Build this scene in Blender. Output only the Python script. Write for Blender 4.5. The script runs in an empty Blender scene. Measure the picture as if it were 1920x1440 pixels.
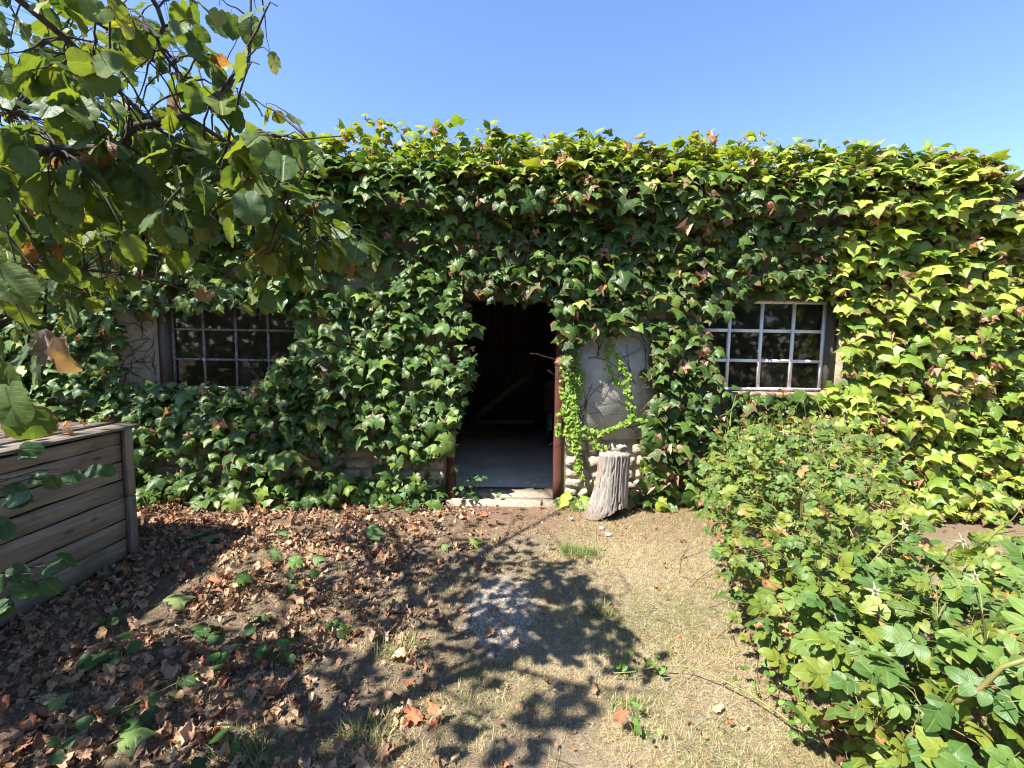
import bpy, math, random
import numpy as np
from mathutils import Vector, Matrix, noise as mnoise

rng = np.random.default_rng(7)
random.seed(7)
PI = math.pi
sc = bpy.context.scene
COL = sc.collection

# ------------------------------------------------------------------ camera
FPX = 850.0                       # focal length in pixels of the 1920 px wide photograph
PITCH, ROLL = math.radians(5.1), math.radians(0.9)
CAMZ = 1.6
cam_d = bpy.data.cameras.new("camera")
cam = bpy.data.objects.new("camera", cam_d)
COL.objects.link(cam)
cam_d.sensor_width = 36.0
cam_d.lens = FPX / 1920 * 36.0
cam_d.clip_start, cam_d.clip_end = 0.03, 1000
RM = Matrix.Rotation(PI / 2 - PITCH, 3, 'X') @ Matrix.Rotation(ROLL, 3, 'Z')
cam.rotation_euler = RM.to_euler()
cam.location = (0, 0, CAMZ)
sc.camera = cam
RN = np.array(RM)


def ray(px, py):
    d = RN @ np.array([(px - 960) / FPX, -(py - 720) / FPX, -1.0])
    return d


def at_y(px, py, Y):
    d = ray(px, py)
    return np.array([0, 0, CAMZ]) + d * (Y / d[1])


def at_z(px, py, Z=0.0):
    d = ray(px, py)
    return np.array([0, 0, CAMZ]) + d * ((Z - CAMZ) / d[2])


def proj(P):
    """world points (n,3) -> photograph pixels (n,2) and depth"""
    q = (np.asarray(P) - np.array([0, 0, CAMZ])) @ RN
    dep = -q[:, 2]
    s = np.where(np.abs(dep) < 1e-6, 1e-6, dep)
    return np.stack([960 + FPX * q[:, 0] / s, 720 - FPX * q[:, 1] / s], 1), dep


# ------------------------------------------------------------------ world, sun, exposure
SUN_TO = np.array([-0.50, -0.38, 0.83])
SUN_TO = SUN_TO / np.linalg.norm(SUN_TO)
w = bpy.data.worlds.new("World")
sc.world = w
w.use_nodes = True
nt = w.node_tree
bg = nt.nodes["Background"]
sky = nt.nodes.new("ShaderNodeTexSky")
sky.sky_type = 'NISHITA'
sky.sun_disc = False
sky.sun_elevation = math.asin(SUN_TO[2])
sky.sun_rotation = math.atan2(SUN_TO[0], SUN_TO[1])
sky.air_density = 1.0
sky.dust_density = 0.15
sky.ozone_density = 3.5
tint = nt.nodes.new("ShaderNodeMix")
tint.data_type, tint.blend_type = 'RGBA', 'MULTIPLY'
tint.inputs[0].default_value = 1.0
tint.inputs[7].default_value = (1.02, 1.05, 1.20, 1)
nt.links.new(sky.outputs[0], tint.inputs[6])
nt.links.new(tint.outputs[2], bg.inputs[0])
bg.inputs[1].default_value = 0.092
sl = bpy.data.lights.new("sun", 'SUN')
sun = bpy.data.objects.new("sun", sl)
COL.objects.link(sun)
sl.energy = 5.0
sl.angle = math.radians(0.55)
sl.color = (1.0, 0.955, 0.88)
sun.rotation_euler = Vector(SUN_TO).to_track_quat('Z', 'Y').to_euler()
sun.location = (-6, -4, 12)
sc.view_settings.view_transform = 'Standard'
sc.view_settings.look = 'None'
sc.view_settings.gamma = 1
sc.view_settings.exposure = 1.6
sc.view_settings.use_curve_mapping = False
try:
    sc.cycles.use_denoising = True
    sc.cycles.denoiser = 'OPENIMAGEDENOISE'
    sc.cycles.denoising_prefilter = 'FAST'
    sc.cycles.filter_width = 1.15
    sc.cycles.max_bounces = 8
    sc.cycles.transparent_max_bounces = 6
    sc.cycles.caustics_reflective = False
    sc.cycles.caustics_refractive = False
    sc.cycles.sample_clamp_indirect = 6.0
except Exception:
    pass


# ------------------------------------------------------------------ material helpers
class NG:
    def __init__(s, name):
        s.m = bpy.data.materials.new(name)
        s.m.use_nodes = True
        s.t = s.m.node_tree
        s.b = s.t.nodes["Principled BSDF"]
        s.out = s.t.nodes["Material Output"]

    def n(s, kind, **kw):
        x = s.t.nodes.new("ShaderNode" + kind)
        for k, v in kw.items():
            setattr(x, k, v)
        return x

    def l(s, a, b):
        s.t.links.new(a, b)

    def val(s, sock, v):
        if isinstance(v, bpy.types.NodeSocket):
            s.l(v, sock)
        else:
            if hasattr(sock.default_value, '__len__') and hasattr(v, '__len__') and len(v) == 3 and len(sock.default_value) == 4:
                v = (*v, 1)
            sock.default_value = v

    def math(s, op, a, b=0.0, c=0.0, clamp=False):
        x = s.n("Math", operation=op, use_clamp=clamp)
        s.val(x.inputs[0], a)
        s.val(x.inputs[1], b)
        s.val(x.inputs[2], c)
        return x.outputs[0]

    def mix(s, f, a, b, mode='MIX'):
        x = s.n("Mix", data_type='RGBA', blend_type=mode)
        s.val(x.inputs[0], f)
        s.val(x.inputs[6], a)
        s.val(x.inputs[7], b)
        return x.outputs[2]

    def noise(s, vec, scale, detail=3, rough=0.55, dist=0.0):
        x = s.n("TexNoise")
        if vec is not None:
            s.l(vec, x.inputs["Vector"])
        x.inputs["Scale"].default_value = scale
        x.inputs["Detail"].default_value = detail
        x.inputs["Roughness"].default_value = rough
        x.inputs["Distortion"].default_value = dist
        return x.outputs[0]

    def ramp(s, f, stops):
        x = s.n("ValToRGB")
        s.l(f, x.inputs[0])
        r = x.color_ramp
        while len(r.elements) < len(stops):
            r.elements.new(0.5)
        for e, (p, c) in zip(r.elements, stops):
            e.position = p
            e.color = (*c, 1) if hasattr(c, '__len__') else (c, c, c, 1)
        return x.outputs[0]

    def step(s, v, lo, hi):
        x = s.n("MapRange", interpolation_type='SMOOTHSTEP')
        s.val(x.inputs[0], v)
        x.inputs[1].default_value, x.inputs[2].default_value = lo, hi
        return x.outputs[0]

    def coord(s, which="Object", scale=(1, 1, 1)):
        x = s.n("TexCoord")
        if scale == (1, 1, 1):
            return x.outputs[which]
        m = s.n("Mapping")
        m.inputs["Scale"].default_value = scale
        s.l(x.outputs[which], m.inputs[0])
        return m.outputs[0]

    def bump(s, h, strength=0.5, dist=0.01):
        x = s.n("Bump")
        x.inputs["Strength"].default_value = strength
        x.inputs["Distance"].default_value = dist
        s.l(h, x.inputs["Height"])
        s.l(x.outputs[0], s.b.inputs["Normal"])
        return x.outputs[0]

    def base(s, c, rough=0.8, spec=0.3):
        s.val(s.b.inputs["Base Color"], c)
        s.val(s.b.inputs["Roughness"], rough)
        s.b.inputs["Specular IOR Level"].default_value = spec
        return s.m


def leaf_material(name, rough=0.42, spec=0.5, trans=0.32, vein=0.35, veins=9.0, dead=(0.30, 0.13, 0.085),
                  tgain=(1.9, 1.75, 0.7), under=0.35, holes=False):
    g = NG(name)
    at = g.n("Attribute", attribute_name="col")
    dr = g.n("Attribute", attribute_name="dry")
    oi = g.n("ObjectInfo")
    c = g.mix(1.0, at.outputs["Color"], oi.outputs["Color"], 'MULTIPLY')
    uv = g.n("UVMap").outputs[0]
    sp = g.n("SeparateXYZ")
    g.l(uv, sp.inputs[0])
    ax = g.math('ABSOLUTE', g.math('SUBTRACT', sp.outputs[0], 0.5))
    mid = g.math('SUBTRACT', 1.0, g.step(ax, 0.008, 0.03))
    side = g.math('SINE', g.math('MULTIPLY', g.math('SUBTRACT', sp.outputs[1], g.math('MULTIPLY', ax, 0.75)), veins * 2 * PI))
    side = g.step(side, 0.90, 1.0)
    ve = g.math('MAXIMUM', mid, g.math('MULTIPLY', side, 0.6))
    # blotches across the blade and between leaves
    pos = g.n("NewGeometry")
    nz = g.noise(pos.outputs["Position"], 38.0, 3, 0.6)
    c = g.mix(g.math('MULTIPLY', g.step(nz, 0.4, 0.75), 0.35), c, g.mix(1.0, c, (1.5, 1.25, 0.7), 'MULTIPLY'))
    c = g.mix(g.math('MULTIPLY', ve, vein), c, g.mix(0.5, c, (0.25, 0.33, 0.10)))
    # dry brown margins
    dry = g.math('ADD', dr.outputs["Fac"], g.math('SUBTRACT', 1.0, oi.outputs["Alpha"]))
    edge = g.math('ADD', at.outputs["Alpha"], g.math('MULTIPLY', g.math('SUBTRACT', nz, 0.5), 0.9))
    dm = g.step(g.math('ADD', edge, dry), 1.02, 1.28)
    deadc = g.mix(nz, dead, (dead[0] * 0.55, dead[1] * 0.6, dead[2] * 0.6))
    c = g.mix(dm, c, deadc)
    back = pos.outputs["Backfacing"]
    cb = g.mix(under, c, g.mix(0.5, c, (0.22, 0.27, 0.16)))
    cc = g.mix(back, c, cb)
    g.base(cc, 0.5, spec)
    g.l(g.math('ADD', g.math('ADD', rough, g.math('MULTIPLY', back, 0.3)), g.math('MULTIPLY', dm, 0.4)), g.b.inputs["Roughness"])
    g.bump(g.math('ADD', g.math('MULTIPLY', ve, -1.0), g.math('MULTIPLY', nz, 1.2)), 0.5, 0.0025)
    tr = g.n("BsdfTranslucent")
    tc = g.mix(1.0, c, tgain, 'MULTIPLY')
    tc = g.mix(dm, tc, deadc)
    g.l(tc, tr.inputs[0])
    mx = g.n("MixShader")
    mx.inputs[0].default_value = trans
    g.l(g.b.outputs[0], mx.inputs[1])
    g.l(tr.outputs[0], mx.inputs[2])
    last = mx.outputs[0]
    if holes:
        tp = g.n("BsdfTransparent")
        hz = g.noise(pos.outputs["Position"], 130.0, 1, 0.5)
        h = g.step(hz, 0.745, 0.76)
        m2 = g.n("MixShader")
        g.l(h, m2.inputs[0])
        g.l(last, m2.inputs[1])
        g.l(tp.outputs[0], m2.inputs[2])
        last = m2.outputs[0]
    g.l(last, g.out.inputs[0])
    return g.m


def wood_material(name, c1, c2, rough=0.85, dark=(0.02, 0.018, 0.015), axis=0, scale=1.0, stain=0.5):
    g = NG(name)
    sc3 = [26, 26, 26]
    sc3[axis] = 1.6
    oi = g.n("ObjectInfo")
    tc = g.n("TexCoord")
    off = g.n("VectorMath", operation='ADD')
    cx = g.n("CombineXYZ")
    g.l(g.math('MULTIPLY', oi.outputs["Random"], 37.0), cx.inputs[axis])
    g.l(g.math('MULTIPLY', oi.outputs["Random"], 11.0), cx.inputs[(axis + 1) % 3])
    g.l(tc.outputs["Object"], off.inputs[0])
    g.l(cx.outputs[0], off.inputs[1])
    mp = g.n("Mapping")
    mp.inputs["Scale"].default_value = [v * scale for v in sc3]
    g.l(off.outputs[0], mp.inputs[0])
    gr = g.noise(mp.outputs[0], 1.0, 6, 0.65, 0.6)
    mp2 = g.n("Mapping")
    s2 = [90, 90, 90]
    s2[axis] = 2.5
    mp2.inputs["Scale"].default_value = [v * scale for v in s2]
    g.l(off.outputs[0], mp2.inputs[0])
    fine = g.noise(mp2.outputs[0], 1.0, 4, 0.7, 0.3)
    big = g.noise(off.outputs[0], 3.0, 4, 0.6)
    c = g.mix(g.step(gr, 0.3, 0.7), c1, c2)
    c = g.mix(g.math('MULTIPLY', g.step(fine, 0.55, 0.75), 0.65), c, dark)
    # knots
    vo = g.n("TexVoronoi")
    mp3 = g.n("Mapping")
    s3 = [9, 9, 9]
    s3[axis] = 3.0
    mp3.inputs["Scale"].default_value = s3
    g.l(off.outputs[0], mp3.inputs[0])
    g.l(mp3.outputs[0], vo.inputs["Vector"])
    vo.inputs["Scale"].default_value = 1.0
    kn = g.math('SUBTRACT', 1.0, g.step(vo.outputs["Distance"], 0.05, 0.16))
    c = g.mix(g.math('MULTIPLY', kn, 0.6), c, dark)
    c = g.mix(g.math('MULTIPLY', g.step(big, 0.5, 0.72), stain), c, g.mix(0.55, c, dark))
    c = g.mix(g.math('MULTIPLY', oi.outputs["Random"], 0.35), c, g.mix(1.0, c, (0.7, 0.68, 0.66), 'MULTIPLY'))
    g.base(c, rough, 0.2)
    g.bump(g.math('SUBTRACT', g.math('ADD', gr, g.math('MULTIPLY', fine, -0.8)), kn), 0.6, 0.004)
    return g.m


M = {}
M['ivy'] = leaf_material("ivy_leaf", rough=0.43, spec=0.42, trans=0.28, vein=0.30, veins=4.0)
M['tree'] = leaf_material("tree_leaf", rough=0.5, spec=0.35, trans=0.40, vein=0.28, veins=9.0, dead=(0.30, 0.12, 0.05), holes=True, under=0.25,
                          tgain=(2.0, 1.7, 0.5))
M['rose'] = leaf_material("rose_leaf", rough=0.47, spec=0.38, trans=0.24, vein=0.45, veins=8.0, dead=(0.36, 0.17, 0.07))
M['creeper'] = leaf_material("creeper_leaf", rough=0.5, spec=0.35, trans=0.35, vein=0.2, veins=3.0)
M['dead'] = leaf_material("dead_leaf", rough=0.8, spec=0.15, trans=0.12, vein=0.25, veins=8.0, tgain=(1.3, 1.0, 0.8), under=0.1)
M['grass'] = leaf_material("grass_blade", rough=0.6, spec=0.25, trans=0.25, vein=0.0, veins=1.0, tgain=(1.3, 1.3, 0.8), under=0.0)
M['petal'] = leaf_material("sepal", rough=0.6, spec=0.25, trans=0.25, vein=0.1, veins=1.0, tgain=(1.1, 1.1, 0.9), under=0.0)


def simple(name, c, rough=0.8, spec=0.3, n1=None, scale=20.0, bump=0.3, dist=0.004, coord="Object"):
    g = NG(name)
    nz = g.noise(g.coord(coord), scale, 5, 0.65)
    col = g.mix(g.step(nz, 0.35, 0.7), c, n1 if n1 else tuple(v * 0.6 for v in c))
    g.base(col, rough, spec)
    g.bump(nz, bump, dist)
    return g.m


M['bark'] = simple("bark", (0.040, 0.032, 0.027), 0.85, 0.2, (0.085, 0.072, 0.062), 60, 0.6)
M['twig'] = simple("dry_twig", (0.06, 0.045, 0.035), 0.9, 0.1, (0.16, 0.13, 0.10), 80, 0.4)
M['greenstem'] = simple("green_stem", (0.22, 0.25, 0.07), 0.6, 0.3, (0.16, 0.15, 0.05), 30, 0.3)
M['cane'] = simple("rose_cane", (0.16, 0.17, 0.045), 0.55, 0.35, (0.20, 0.13, 0.06), 18, 0.3)
M['hip'] = simple("rose_hip", (0.22, 0.30, 0.06), 0.35, 0.4, (0.28, 0.30, 0.08), 40, 0.15)
M['plank'] = wood_material("weathered_plank", (0.33, 0.27, 0.20), (0.19, 0.155, 0.115), stain=0.6)
M['lid'] = wood_material("weathered_lid_board", (0.22, 0.185, 0.14), (0.11, 0.095, 0.075), stain=0.7)
M['rust_wood'] = wood_material("red_brown_painted_wood", (0.125, 0.045, 0.032), (0.085, 0.032, 0.025), axis=2, stain=0.35)
M['grey_wood'] = wood_material("grey_window_wood", (0.16, 0.14, 0.12), (0.09, 0.08, 0.07), axis=2)
M['beam'] = wood_material("old_oak_beam", (0.13, 0.09, 0.06), (0.07, 0.05, 0.036), axis=0)
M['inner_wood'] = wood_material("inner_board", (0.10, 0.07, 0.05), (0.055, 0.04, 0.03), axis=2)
M['pale_wood'] = wood_material("pale_brace_board", (0.30, 0.21, 0.12), (0.20, 0.14, 0.08), axis=0)

# render plaster of the wall
g = NG("lime_render")
co = g.coord("Object")
n1 = g.noise(co, 2.2, 6, 0.65)
n2 = g.noise(co, 40, 5, 0.7)
n3 = g.noise(co, 9, 4, 0.6, 0.5)
c = g.mix(g.step(n1, 0.35, 0.7), (0.42, 0.36, 0.26), (0.27, 0.225, 0.16))
c = g.mix(g.math('MULTIPLY', g.step(n3, 0.5, 0.75), 0.6), c, (0.16, 0.135, 0.10))
c = g.mix(g.math('MULTIPLY', g.step(n2, 0.5, 0.8), 0.35), c, (0.5, 0.45, 0.36))
g.base(c, 0.95, 0.1)
g.bump(g.math('ADD', n2, g.math('MULTIPLY', n3, 1.5)), 0.8, 0.012)
M['render'] = g.m

g = NG("pale_cement_render")
co = g.coord("Object")
n1 = g.noise(co, 3.0, 5, 0.65)
n2 = g.noise(co, 60, 4, 0.7)
c = g.mix(g.step(n1, 0.35, 0.7), (0.52, 0.50, 0.46), (0.34, 0.32, 0.28))
c = g.mix(g.math('MULTIPLY', g.step(n2, 0.55, 0.7), 0.5), c, (0.25, 0.23, 0.2))
g.base(c, 0.9, 0.15)
g.bump(g.math('ADD', n2, g.math('MULTIPLY', n1, 2.0)), 0.5, 0.006)
M['patch'] = g.m

g = NG("limestone")
co = g.coord("Object")
oi = g.n("ObjectInfo")
n1 = g.noise(co, 14, 5, 0.65)
n2 = g.noise(co, 70, 4, 0.7)
c = g.mix(g.step(n1, 0.3, 0.7), (0.52, 0.45, 0.32), (0.36, 0.30, 0.21))
c = g.mix(g.math('MULTIPLY', oi.outputs["Random"], 0.6), c, (0.34, 0.30, 0.24))
c = g.mix(g.math('MULTIPLY', g.step(n2, 0.55, 0.75), 0.5), c, (0.20, 0.165, 0.12))
g.base(c, 0.95, 0.1)
g.bump(g.math('ADD', g.math('MULTIPLY', n2, 0.5), n1), 0.9, 0.014)
M['stone'] = g.m

g = NG("concrete_floor")
co = g.coord("Object")
n1 = g.noise(co, 1.6, 6, 0.65)
n2 = g.noise(co, 55, 4, 0.7)
c = g.mix(g.step(n1, 0.35, 0.7), (0.58, 0.49, 0.38), (0.42, 0.35, 0.27))
c = g.mix(g.math('MULTIPLY', g.step(n2, 0.55, 0.8), 0.4), c, (0.15, 0.13, 0.11))
g.base(c, 0.85, 0.2)
g.bump(n2, 0.4, 0.004)
M['concrete'] = g.m

g = NG("fibre_cement_roof")
co = g.coord("Object")
n1 = g.noise(co, 5, 6, 0.7)
n2 = g.noise(co, 50, 4, 0.7)
c = g.mix(g.step(n1, 0.35, 0.7), (0.24, 0.21, 0.18), (0.10, 0.085, 0.065))
c = g.mix(g.math('MULTIPLY', g.step(n2, 0.5, 0.7), 0.5), c, (0.14, 0.12, 0.05))
g.base(c, 0.95, 0.1)
g.bump(n2, 0.6, 0.004)
M['roof'] = g.m
M['step'] = simple("worn_step_concrete", (0.40, 0.34, 0.255), 0.9, 0.15, (0.26, 0.20, 0.15), 22, 0.5, 0.006)

g = NG("white_window_paint")
co = g.coord("Object")
n1 = g.noise(co, 18, 5, 0.7)
n2 = g.noise(co, 90, 4, 0.7)
c = g.mix(g.step(n1, 0.55, 0.72), (0.82, 0.82, 0.82), (0.55, 0.52, 0.48))
c = g.mix(g.step(n2, 0.62, 0.70), c, (0.16, 0.10, 0.07))
g.base(c, 0.6, 0.3)
g.bump(n2, 0.4, 0.002)
M['white_paint'] = g.m
M['grey_paint'] = simple("flaking_grey_window_paint", (0.30, 0.30, 0.29), 0.7, 0.2, (0.06, 0.055, 0.05), 45, 0.4, 0.002)
M['brick'] = simple("sill_brick", (0.36, 0.20, 0.14), 0.9, 0.1, (0.26, 0.19, 0.15), 30, 0.6, 0.006)
M['metal'] = simple("worn_metal", (0.35, 0.35, 0.36), 0.45, 0.5, (0.12, 0.09, 0.08), 25, 0.3, 0.002)
M['rubber'] = simple("dark_rubber", (0.025, 0.025, 0.025), 0.8, 0.3)
M['dark_paint'] = simple("dark_cart_paint", (0.10, 0.06, 0.045), 0.7, 0.3, (0.05, 0.035, 0.03), 15)
M['pebble'] = simple("pale_stone", (0.50, 0.46, 0.39), 0.9, 0.15, (0.34, 0.30, 0.25), 40, 0.6, 0.004)

# dusty window glass
g = NG("dusty_glass")
fr = g.n("Fresnel")
fr.inputs[0].default_value = 1.5
gl = g.n("BsdfGlossy")
gl.inputs["Roughness"].default_value = 0.03
tp = g.n("BsdfTransparent")
tp.inputs[0].default_value = (0.82, 0.85, 0.84, 1)
df = g.n("BsdfDiffuse")
df.inputs[0].default_value = (0.30, 0.29, 0.26, 1)
m1 = g.n("MixShader")
g.l(g.math('MULTIPLY', fr.outputs[0], 1.5, clamp=True), m1.inputs[0])
g.l(tp.outputs[0], m1.inputs[1])
g.l(gl.outputs[0], m1.inputs[2])
m2 = g.n("MixShader")
dn = g.noise(g.coord("Object", (1, 1, 0.5)), 7, 6, 0.75)
g.l(g.math('MULTIPLY_ADD', g.step(dn, 0.45, 0.8), 0.16, 0.012), m2.inputs[0])
g.l(m1.outputs[0], m2.inputs[1])
g.l(df.outputs[0], m2.inputs[2])
g.l(m2.outputs[0], g.out.inputs[0])
M['glass'] = g.m

# stump
g = NG("weathered_stump_wood")
mp = g.coord("Object", (55, 55, 2.2))
f1 = g.noise(mp, 1.0, 6, 0.7, 0.5)
f2 = g.noise(g.coord("Object", (150, 150, 4)), 1.0, 4, 0.7)
b1 = g.noise(g.coord("Object"), 5, 4, 0.6)
c = g.mix(g.step(f1, 0.3, 0.65), (0.17, 0.15, 0.13), (0.38, 0.345, 0.30))
c = g.mix(g.math('MULTIPLY', g.step(f2, 0.55, 0.72), 0.7), c, (0.06, 0.045, 0.035))
c = g.mix(g.math('MULTIPLY', g.step(b1, 0.48, 0.68), 0.6), c, (0.27, 0.185, 0.13))
sz = g.n("SeparateXYZ")
g.l(g.coord("Object"), sz.inputs[0])
c = g.mix(g.math('MULTIPLY', g.math('SUBTRACT', 1.0, g.step(g.math('ADD', sz.outputs[2], g.math('MULTIPLY', b1, 0.1)), 0.04, 0.16)), 0.6), c, (0.13, 0.09, 0.06))
g.base(c, 0.9, 0.15)
g.bump(g.math('SUBTRACT', f1, f2), 0.9, 0.008)
M['stump'] = g.m
M['stump_bark'] = simple("reddish_stump_bark", (0.36, 0.25, 0.20), 0.9, 0.1, (0.24, 0.17, 0.14), 30, 0.6, 0.006)

# ground
g = NG("dry_garden_soil")
co = g.coord("Object")
n1 = g.noise(co, 1.3, 5, 0.6)
n2 = g.noise(co, 14, 6, 0.7)
n3 = g.noise(co, 90, 5, 0.75)
n4 = g.noise(g.coord("Object", (40, 150, 40)), 1, 3, 0.6, 2.5)
sp = g.n("SeparateXYZ")
g.l(co, sp.inputs[0])
right = g.step(g.math('ADD', sp.outputs[0], g.math('MULTIPLY', g.math('SUBTRACT', n1, 0.5), 2.0)), -0.7, 0.5)
soil = g.mix(g.step(n2, 0.3, 0.7), (0.13, 0.09, 0.062), (0.26, 0.195, 0.135))
straw = g.mix(g.step(n2, 0.3, 0.7), (0.40, 0.325, 0.215), (0.25, 0.185, 0.115))
straw = g.mix(g.math('MULTIPLY', g.step(n4, 0.45, 0.7), 0.5), straw, (0.46, 0.39, 0.24))
c = g.mix(right, soil, straw)
c = g.mix(g.math('MULTIPLY', g.step(n3, 0.48, 0.66), 0.65), c, (0.08, 0.055, 0.038))
n5 = g.noise(co, 210, 3, 0.8)
c = g.mix(g.math('MULTIPLY', g.step(n5, 0.55, 0.7), 0.5), c, (0.52, 0.44, 0.32))
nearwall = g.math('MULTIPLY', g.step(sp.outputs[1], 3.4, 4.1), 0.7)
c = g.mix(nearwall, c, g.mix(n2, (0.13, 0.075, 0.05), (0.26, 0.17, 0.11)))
# white chalky patch worn through the grass
vx = g.math('DIVIDE', g.math('SUBTRACT', sp.outputs[0], -0.04), 0.24)
vy = g.math('DIVIDE', g.math('SUBTRACT', sp.outputs[1], 2.62), 0.42)
rr = g.math('ADD', g.math('MULTIPLY', vx, vx), g.math('MULTIPLY', vy, vy))
pm = g.step(g.math('SUBTRACT', g.math('MULTIPLY', n2, 3.6), g.math('MULTIPLY', rr, 0.8)), 1.05, 1.5)
pm = g.math('MULTIPLY', pm, g.step(n3, 0.42, 0.56))
c = g.mix(pm, c, (0.52, 0.49, 0.44))
g.base(c, 0.95, 0.1)
g.bump(g.math('ADD', n3, n2), 1.0, 0.02)
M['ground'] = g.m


# ------------------------------------------------------------------ mesh helpers
def make_mesh(name, verts, tris, mat=None, uv=None, col=None, dry=None, smooth=False, quads=False):
    verts = np.asarray(verts, dtype=np.float32)
    tris = np.asarray(tris, dtype=np.int32)
    k = tris.shape[1]
    me = bpy.data.meshes.new(name)
    me.vertices.add(len(verts))
    me.vertices.foreach_set("co", verts.ravel())
    me.loops.add(tris.size)
    me.loops.foreach_set("vertex_index", tris.ravel())
    me.polygons.add(len(tris))
    me.polygons.foreach_set("loop_start", np.arange(0, tris.size, k, dtype=np.int32))
    if smooth:
        me.polygons.foreach_set("use_smooth", np.ones(len(tris), dtype=bool))
    if uv is not None:
        l = me.uv_layers.new(name="UVMap")
        l.data.foreach_set("uv", np.asarray(uv, dtype=np.float32)[tris.ravel()].ravel())
    if col is not None:
        a = me.attributes.new("col", 'FLOAT_COLOR', 'POINT')
        a.data.foreach_set("color", np.asarray(col, dtype=np.float32).ravel())
    if dry is not None:
        a = me.attributes.new("dry", 'FLOAT', 'POINT')
        a.data.foreach_set("value", np.asarray(dry, dtype=np.float32).ravel())
    me.update(calc_edges=True)
    if mat:
        me.materials.append(mat)
    return me


def link(name, me, parent=None, loc=None, kind=None):
    o = bpy.data.objects.new(name, me)
    COL.objects.link(o)
    if parent is not None:
        o.parent = parent
    if loc is not None:
        o.location = loc
    if kind:
        o["kind"] = kind
    return o


def tag(o, label, cat, group=None):
    o["label"] = label
    o["category"] = cat
    if group:
        o["group"] = group
    return o


def thing(name, label, cat, loc=(0, 0, 0), group=None):
    return tag(link(name, None, loc=loc), label, cat, group)


class Geo:
    """collects boxes, tubes and raw pieces into one mesh of quads/tris (all stored as triangles)"""

    def __init__(s):
        s.v, s.t, s.n = [], [], 0

    def raw(s, v, t):
        v = np.asarray(v, float)
        s.v.append(v)
        s.t.append(np.asarray(t, int) + s.n)
        s.n += len(v)

    def box(s, x0, x1, y0, y1, z0, z1):
        v = [(x, y, z) for z in (z0, z1) for y in (y0, y1) for x in (x0, x1)]
        q = [(0, 2, 3, 1), (4, 5, 7, 6), (0, 1, 5, 4), (2, 6, 7, 3), (0, 4, 6, 2), (1, 3, 7, 5)]
        s.raw(v, [t for a, b, c, d in q for t in ((a, b, c), (a, c, d))])

    def tube(s, pts, rad, sides=6, caps=True):
        pts = np.asarray(pts, float)
        n = len(pts)
        rad = np.broadcast_to(np.asarray(rad, float), (n,))
        tan = np.gradient(pts, axis=0)
        tan /= np.linalg.norm(tan, axis=1)[:, None] + 1e-9
        up = np.array([0.13, 0.21, 0.97]) if abs(tan[0][2]) < 0.9 else np.array([1.0, 0.1, 0])
        vs = []
        for i in range(n):
            a = np.cross(tan[i], up)
            a /= np.linalg.norm(a) + 1e-9
            b = np.cross(tan[i], a)
            up = np.cross(a, tan[i])
            th = np.arange(sides) / sides * 2 * PI
            vs.append(pts[i] + rad[i] * (np.cos(th)[:, None] * a + np.sin(th)[:, None] * b))
        v = np.concatenate(vs)
        t = []
        for i in range(n - 1):
            for j in range(sides):
                a, b = i * sides + j, i * sides + (j + 1) % sides
                t += [(a, b, b + sides), (a, b + sides, a + sides)]
        if caps:
            for j in range(1, sides - 1):
                t.append((0, j + 1, j))
                o = (n - 1) * sides
                t.append((o, o + j, o + j + 1))
        s.raw(v, t)

    def mesh(s, name, mat, smooth=False):
        return make_mesh(name, np.concatenate(s.v), np.concatenate(s.t), mat, smooth=smooth)

    def build(s, name, mat, parent=None, smooth=False, kind=None, loc=None):
        return link(name, s.mesh(name, mat, smooth), parent, loc, kind)


def bez(a, b, sag, n=8, wob=0.0):
    """a bending line from a to b; sag is the displacement of the middle"""
    a, b, sag = np.asarray(a, float), np.asarray(b, float), np.asarray(sag, float)
    t = np.linspace(0, 1, n)[:, None]
    p = a * (1 - t) + b * t + sag * 4 * t * (1 - t)
    if wob:
        wv = rng.normal(0, wob, (n, 3))
        wv[0] = wv[-1] = 0
        p = p + wv
    return p


def plank_mesh(L, W, T, mat, seg=10, rough=0.002):
    """board along local X, width along Z, thickness along Y, edges a little worn and uneven"""
    xs = np.linspace(-L / 2, L / 2, seg)
    v = []
    b = min(T, W) * 0.12
    ph = rng.uniform(0, 9, 4)
    for x in xs:
        e = [rough * (math.sin(x * 7 + p) + math.sin(x * 19 + 2 * p)) for p in ph]
        prof = [(-T / 2, -W / 2 + b + e[0]), (-T / 2 + b, -W / 2 + e[0]), (T / 2 - b, -W / 2 + e[1]), (T / 2, -W / 2 + b + e[1]),
                (T / 2, W / 2 - b + e[2]), (T / 2 - b, W / 2 + e[2]), (-T / 2 + b, W / 2 + e[3]), (-T / 2, W / 2 - b + e[3])]
        v += [(x, y, z) for y, z in prof]
    t = []
    for i in range(seg - 1):
        for j in range(8):
            a, c = i * 8 + j, i * 8 + (j + 1) % 8
            t += [(a, a + 8, c + 8), (a, c + 8, c)]
    for j in range(1, 7):
        t.append((0, j, j + 1))
        o = (seg - 1) * 8
        t.append((o, o + j + 1, o + j))
    return make_mesh("board", v, t, mat)


def ball(rx, rz, seed=0, rough=0.0, nu=10, nv=7):
    rr = np.random.default_rng(seed)
    v, t = [], []
    for j in range(nv):
        ph = PI * j / (nv - 1)
        for i in range(nu):
            th = 2 * PI * i / nu
            k = 1 + rr.normal(0, rough)
            v.append((rx * math.sin(ph) * math.cos(th) * k, rx * math.sin(ph) * math.sin(th) * k, rz * math.cos(ph) * k))
    for j in range(nv - 1):
        for i in range(nu):
            a, b = j * nu + i, j * nu + (i + 1) % nu
            t += [(a, a + nu, b + nu), (a, b + nu, b)]
    return v, t



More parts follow.
